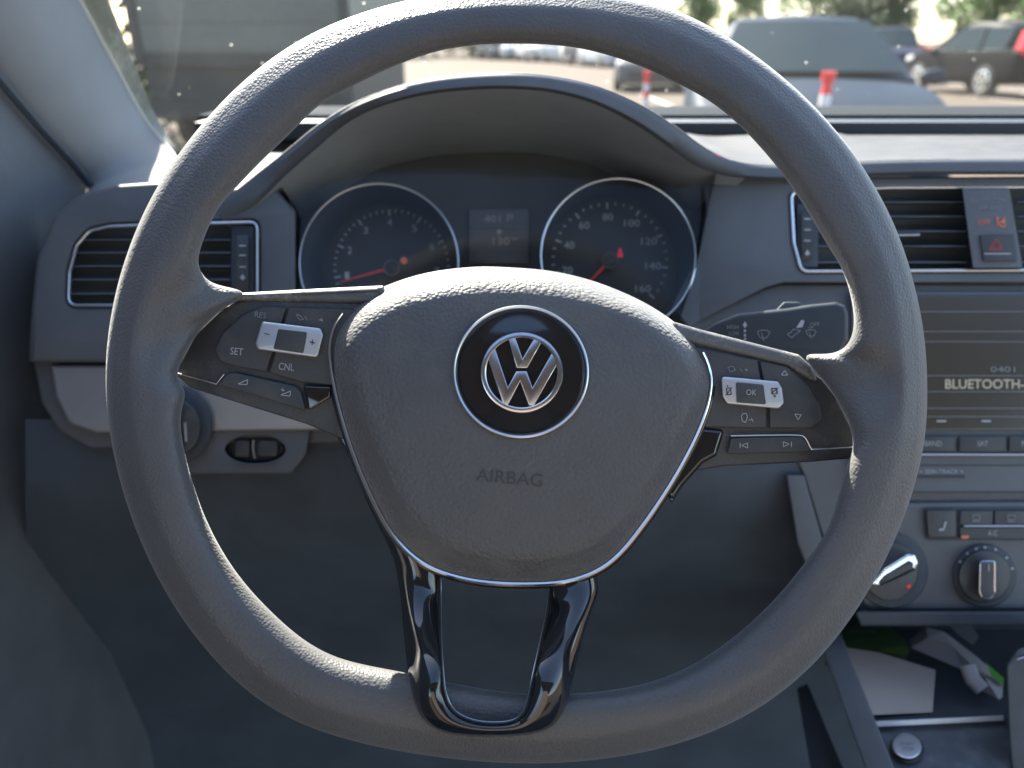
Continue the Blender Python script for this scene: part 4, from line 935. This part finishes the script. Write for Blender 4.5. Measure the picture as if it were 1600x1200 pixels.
glyph([line(413, 521, 421, 523, 1.3)], .3724, M_printblk, rk, 'minus_sign'); glyph([line(484, 534, 492, 536, 1.4), line(488.5, 531, 487.5, 539, 1.4)], .3724, M_printblk, rk, 'plus_sign')
glyph(outline_glyph([(372, 600), (387, 593), (386, 601)], 1.3), .3767, M_print, b3, 'volume_down_symbol'); glyph(outline_glyph([(439, 617), (454, 611), (453, 619)], 1.3)+[line(439, 609, 445, 610, 1.2), line(442, 606, 442, 612, 1.2)], .3767, M_print, b3, 'volume_up_symbol')
glyph(outline_glyph([(463, 491), (469, 493), (474, 499), (468, 500)], 1.2)+[line(476, 494, 480, 500, 1.2)], .3767, M_printdim, b2, 'distance_symbol')
glyph([[(497, 500), (503, 497), (505, 503)]], .3767, M_printdim, b2, 'lane_symbol')
spoke_part('gloss_facet', [(474, 602), (518, 604), (516, 622), (486, 640), (481, 640)], .376, .01, M_gloss, 4, 3, lb='glossy wedge beside the volume rocker')
spoke_part('gloss_lower_trim', [(480, 640), (520, 612), (534, 640), (560, 720), (545, 715), (520, 672), (500, 655)], .381, .02, M_gloss, 5, 5)
# right
spoke_part('spoke_top', [(1050, 502, 3), (1095, 515, 6), (1165, 533, 8), (1248, 554, 10), (1268, 572, 10), (1280, 600, 6), (1252, 587, 6), (1231, 573, 8), (1183, 561, 4), (1050, 530, 3)], .3775, .02, M_satin_dusty, 9, segs=5)
pod_r = spoke_part('button_pod', [(1060, 525, 3), (1183, 552, 3), (1248, 568, 10), (1284, 592, 10), (1306, 620, 14), (1330, 668, 10), (1338, 702, 4), (1334, 716, 4), (1262, 722, 4), (1130, 728, 6), (1060, 740, 3)], .380, .036, M_satin, 3, lb='right button pod with silver rocker')  # unseen back made extra thick so it shades the lower right rim
c1 = spoke_part('button', [(1070, 539, 2), (1183, 563, 2), (1198, 640, 2), (1198, 669, 2), (1098, 667, 3), (1070, 660, 2)], .377, .006, M_btn, 2.5, parent=pod_r)
c2 = spoke_part('button', [(1187, 564, 2), (1228, 573, 10), (1258, 596, 14), (1280, 632, 16), (1284, 655, 10), (1268, 669, 10), (1202, 669, 2), (1202, 640, 2)], .377, .006, M_btn, 2.5, parent=pod_r)
c3 = spoke_part('button', [(1136, 709, 3), (1142, 684, 5), (1250, 681, 6), (1262, 690, 6), (1268, 706, 3)], .377, .006, M_btn, 2, parent=pod_r, lb='track skip rocker strip')
MB().ptube(cr([(1142, 681), (1200, 680), (1246, 680), (1258, 684), (1267, 700), (1275, 702), (1333, 699)], 4, False), 1.1, .3765).build('edge_line', M_satinchrome, pod_r)
rk = spoke_part('rocker', [(1127, 588, 6), (1216, 596, 7), (1222, 606, 5), (1225, 630, 6), (1217, 639, 6), (1136, 631, 7), (1129, 620, 6)], .3725, .006, M_silver, 3, parent=pod_r, segs=4)
rk2 = spoke_part('rocker_pad', [(1150, 597), (1193, 601), (1197, 632), (1151, 629)], .3718, .004, M_btn, 1.5, 3, parent=pod_r)
text('OK', 1174, 613, 16, 9, .3715, M_print, rk2, 3)
glyph(outline_glyph([(1135, 607), (1141, 606), (1143, 616), (1137, 617)], 1.2)+[ell(1137, 603, 1.2, n=8), line(1134, 618, 1144, 605, 1)], .3724, M_printblk, rk, 'menu_left_symbol')
glyph(outline_glyph([(1206, 607), (1214, 607), (1215, 615), (1208, 616)], 1.2)+[[(1209, 618), (1213, 618), (1211, 621)], line(1205, 615, 1216, 606, 1)], .3724, M_printblk, rk, 'menu_right_symbol')
glyph(outline_glyph([(1226, 579), (1231, 586), (1221, 586)], 1.3), .3767, M_print, c2, 'up_symbol'); glyph(outline_glyph([(1247, 656), (1242, 647), (1252, 648)], 1.3), .3767, M_print, c2, 'down_symbol')
glyph(outline_glyph([(1158, 650), (1161, 646), (1166, 646), (1168, 651), (1165, 660), (1160, 658)], 1.3)+[line(1170, 656, 1175, 656, 1.2), line(1174, 653, 1177, 659, 1.2)], .3767, M_print, c1, 'voice_symbol')
glyph(outline_glyph([(1137, 574), (1145, 572), (1149, 578), (1141, 581)], 1.2)+[line(1156, 576, 1160, 580, 1.2), ell(1166, 578, 2, n=8)], .3767, M_printdim, c1, 'phone_symbol')
glyph([line(1156.5, 692, 1156.5, 700, 1.3)]+outline_glyph([(1168, 692), (1168, 700), (1159, 696)], 1.2), .3767, M_print, c3, 'previous_symbol')
glyph([line(1236.5, 690, 1236.5, 698, 1.3)]+outline_glyph([(1224, 690), (1224, 698), (1233, 694)], 1.2), .3767, M_print, c3, 'next_symbol')
spoke_part('gloss_lower_trim', [(1094, 668), (1132, 672), (1120, 712), (1098, 724), (1066, 760), (1048, 790), (1044, 770), (1072, 718)], .3775, .02, M_gloss, 6, 6)
# bottom spoke: glossy U frame
hole = [(688, 880, 4), (860, 880, 4), (857, 940, 30), (842, 1010, 20), (826, 1090, 10), (815, 1120, 8), (800, 1128, 10), (742, 1125, 14), (710, 1110, 14), (696, 1082, 14), (690, 1040, 20)]
outl = [(560, 760, 4), (640, 800, 4), (900, 800, 4), (925, 880, 4), (935, 922, 3), (918, 975, 20), (898, 1050, 20), (878, 1112, 16), (852, 1143, 14), (800, 1151, 20), (720, 1150, 20), (672, 1138, 16), (648, 1108, 16), (634, 1045, 20), (626, 935, 12), (606, 850, 14)]
def sms(t): t = max(0, min(1, t)); return t*t*(3-2*t)
def curved(x, y):
    return .381-.010*max(0, min(1, (y-900)/230))**1.2 - .0025*math.cos((x-772)/160*PI)*(-1)*.6
hpoly = [(688, 880), (860, 880)]+cr([(859, 905), (855, 950), (845, 1000), (833, 1055), (824, 1095), (814, 1117), (796, 1127), (765, 1129), (735, 1124), (710, 1110), (697, 1085), (692, 1050), (689, 990), (688, 920)], 5, False)
opoly = [(560, 760), (640, 800), (900, 800), (925, 870)]+cr([(933, 905), (934, 928), (918, 975), (906, 1020), (896, 1062), (884, 1105), (864, 1135), (830, 1148), (780, 1152), (720, 1150), (680, 1140), (656, 1118), (644, 1085), (636, 1040), (630, 985), (625, 930), (616, 880), (600, 840)], 5, False)
# build the frame as a ring of quads between hole and outline for smooth gloss
def resample(p, n):
    L = [0]; m_ = len(p)
    for i in range(m_): L.append(L[-1]+math.hypot(p[(i+1) % m_][0]-p[i][0], p[(i+1) % m_][1]-p[i][1]))
    out = []; j = 0
    for k in range(n):
        t = L[-1]*k/n
        while L[j+1] < t: j += 1
        u = (t-L[j])/max(L[j+1]-L[j], 1e-9); a_, b_ = p[j % m_], p[(j+1) % m_]; out.append((a_[0]+(b_[0]-a_[0])*u, a_[1]+(b_[1]-a_[1])*u))
    return out
c0 = (770, 985)
def by_angle(p, n):
    out = []
    for k in range(n):
        a = 2*PI*k/n; dx, dy = math.cos(a), math.sin(a); best = 0
        for i in range(len(p)):
            ax, ay = p[i]; bx, by = p[(i+1) % len(p)]; ex, ey = bx-ax, by-ay; den = dx*ey-dy*ex
            if abs(den) < 1e-9: continue
            t = ((ax-c0[0])*ey-(ay-c0[1])*ex)/den; u = ((ax-c0[0])*dy-(ay-c0[1])*dx)/den
            if t > best and -1e-6 <= u <= 1+1e-6: best = t
        out.append((c0[0]+dx*best, c0[1]+dy*best))
    return out
NB = 160; Hh = by_angle(hpoly, NB); Oo = by_angle(opoly, NB); rings = []
for k, dz in ((0, .022), (0, .007), (.015, .0035), (.05, .0012), (.12, -.0002), (.25, -.0016), (.4, -.0024), (.55, -.0024), (.7, -.0012), (.82, .0006), (.92, .0032), (.98, .006), (1.0, .009), (1.0, .024)):
    rings.append([P(h[0]+(o_[0]-h[0])*k, h[1]+(o_[1]-h[1])*k, .379-.037*sms((h[1]*.5+o_[1]*.5-900)/190)+dz) for h, o_ in zip(Hh, Oo)])
bs = MB().loft(rings).build('bottom_spoke', M_gloss, sw, sharp=60)
MB().ptube(inset(hpoly, 1.2), .55, lambda x, y: .3865-.037*sms((y-900)/190), 6, True).build('inner_edge', M_satinchrome, bs)
MB().plate(rp([(690, 1072, 4), (760, 1084, 20), (822, 1088, 4), (812, 1140, 4), (700, 1140, 4)], 4), .357, .01, 2).build('lower_insert', M_gloss, sw)
MB().plate(rp([(640, 560), (700, 470), (1080, 530), (1120, 640), (1000, 840), (860, 880), (740, 860)], 40), .3865, .045, 6).build('hub_back_blocker', M_dark, sw)  # unseen shroud, added and set to the right to shade the lower rim
# steering column cover behind
col = thing('steering_column', P(800, 760, .5), 'dark steering column cover hidden behind the hub', 'steering column')
rows = []
for d, s_ in ((.405, .72), (.43, .95), (.50, 1.05), (.60, 1.1)):
    rows.append([P(x, y, d) for x, y in [(800+(a-800)*s_*.4/d*1.0+ (0), 690+(b-640)*s_*.38/d) for a, b in rp([(640, 520), (960, 520), (990, 640), (930, 800), (860, 850), (740, 850), (670, 800), (610, 640)], 40)]])
MB().loft(rows, True, True, False).build('column_cover', M_dark, col, sharp=60)

for o in bpy.data.objects:
    if '_org' in o.keys(): del o['_org']
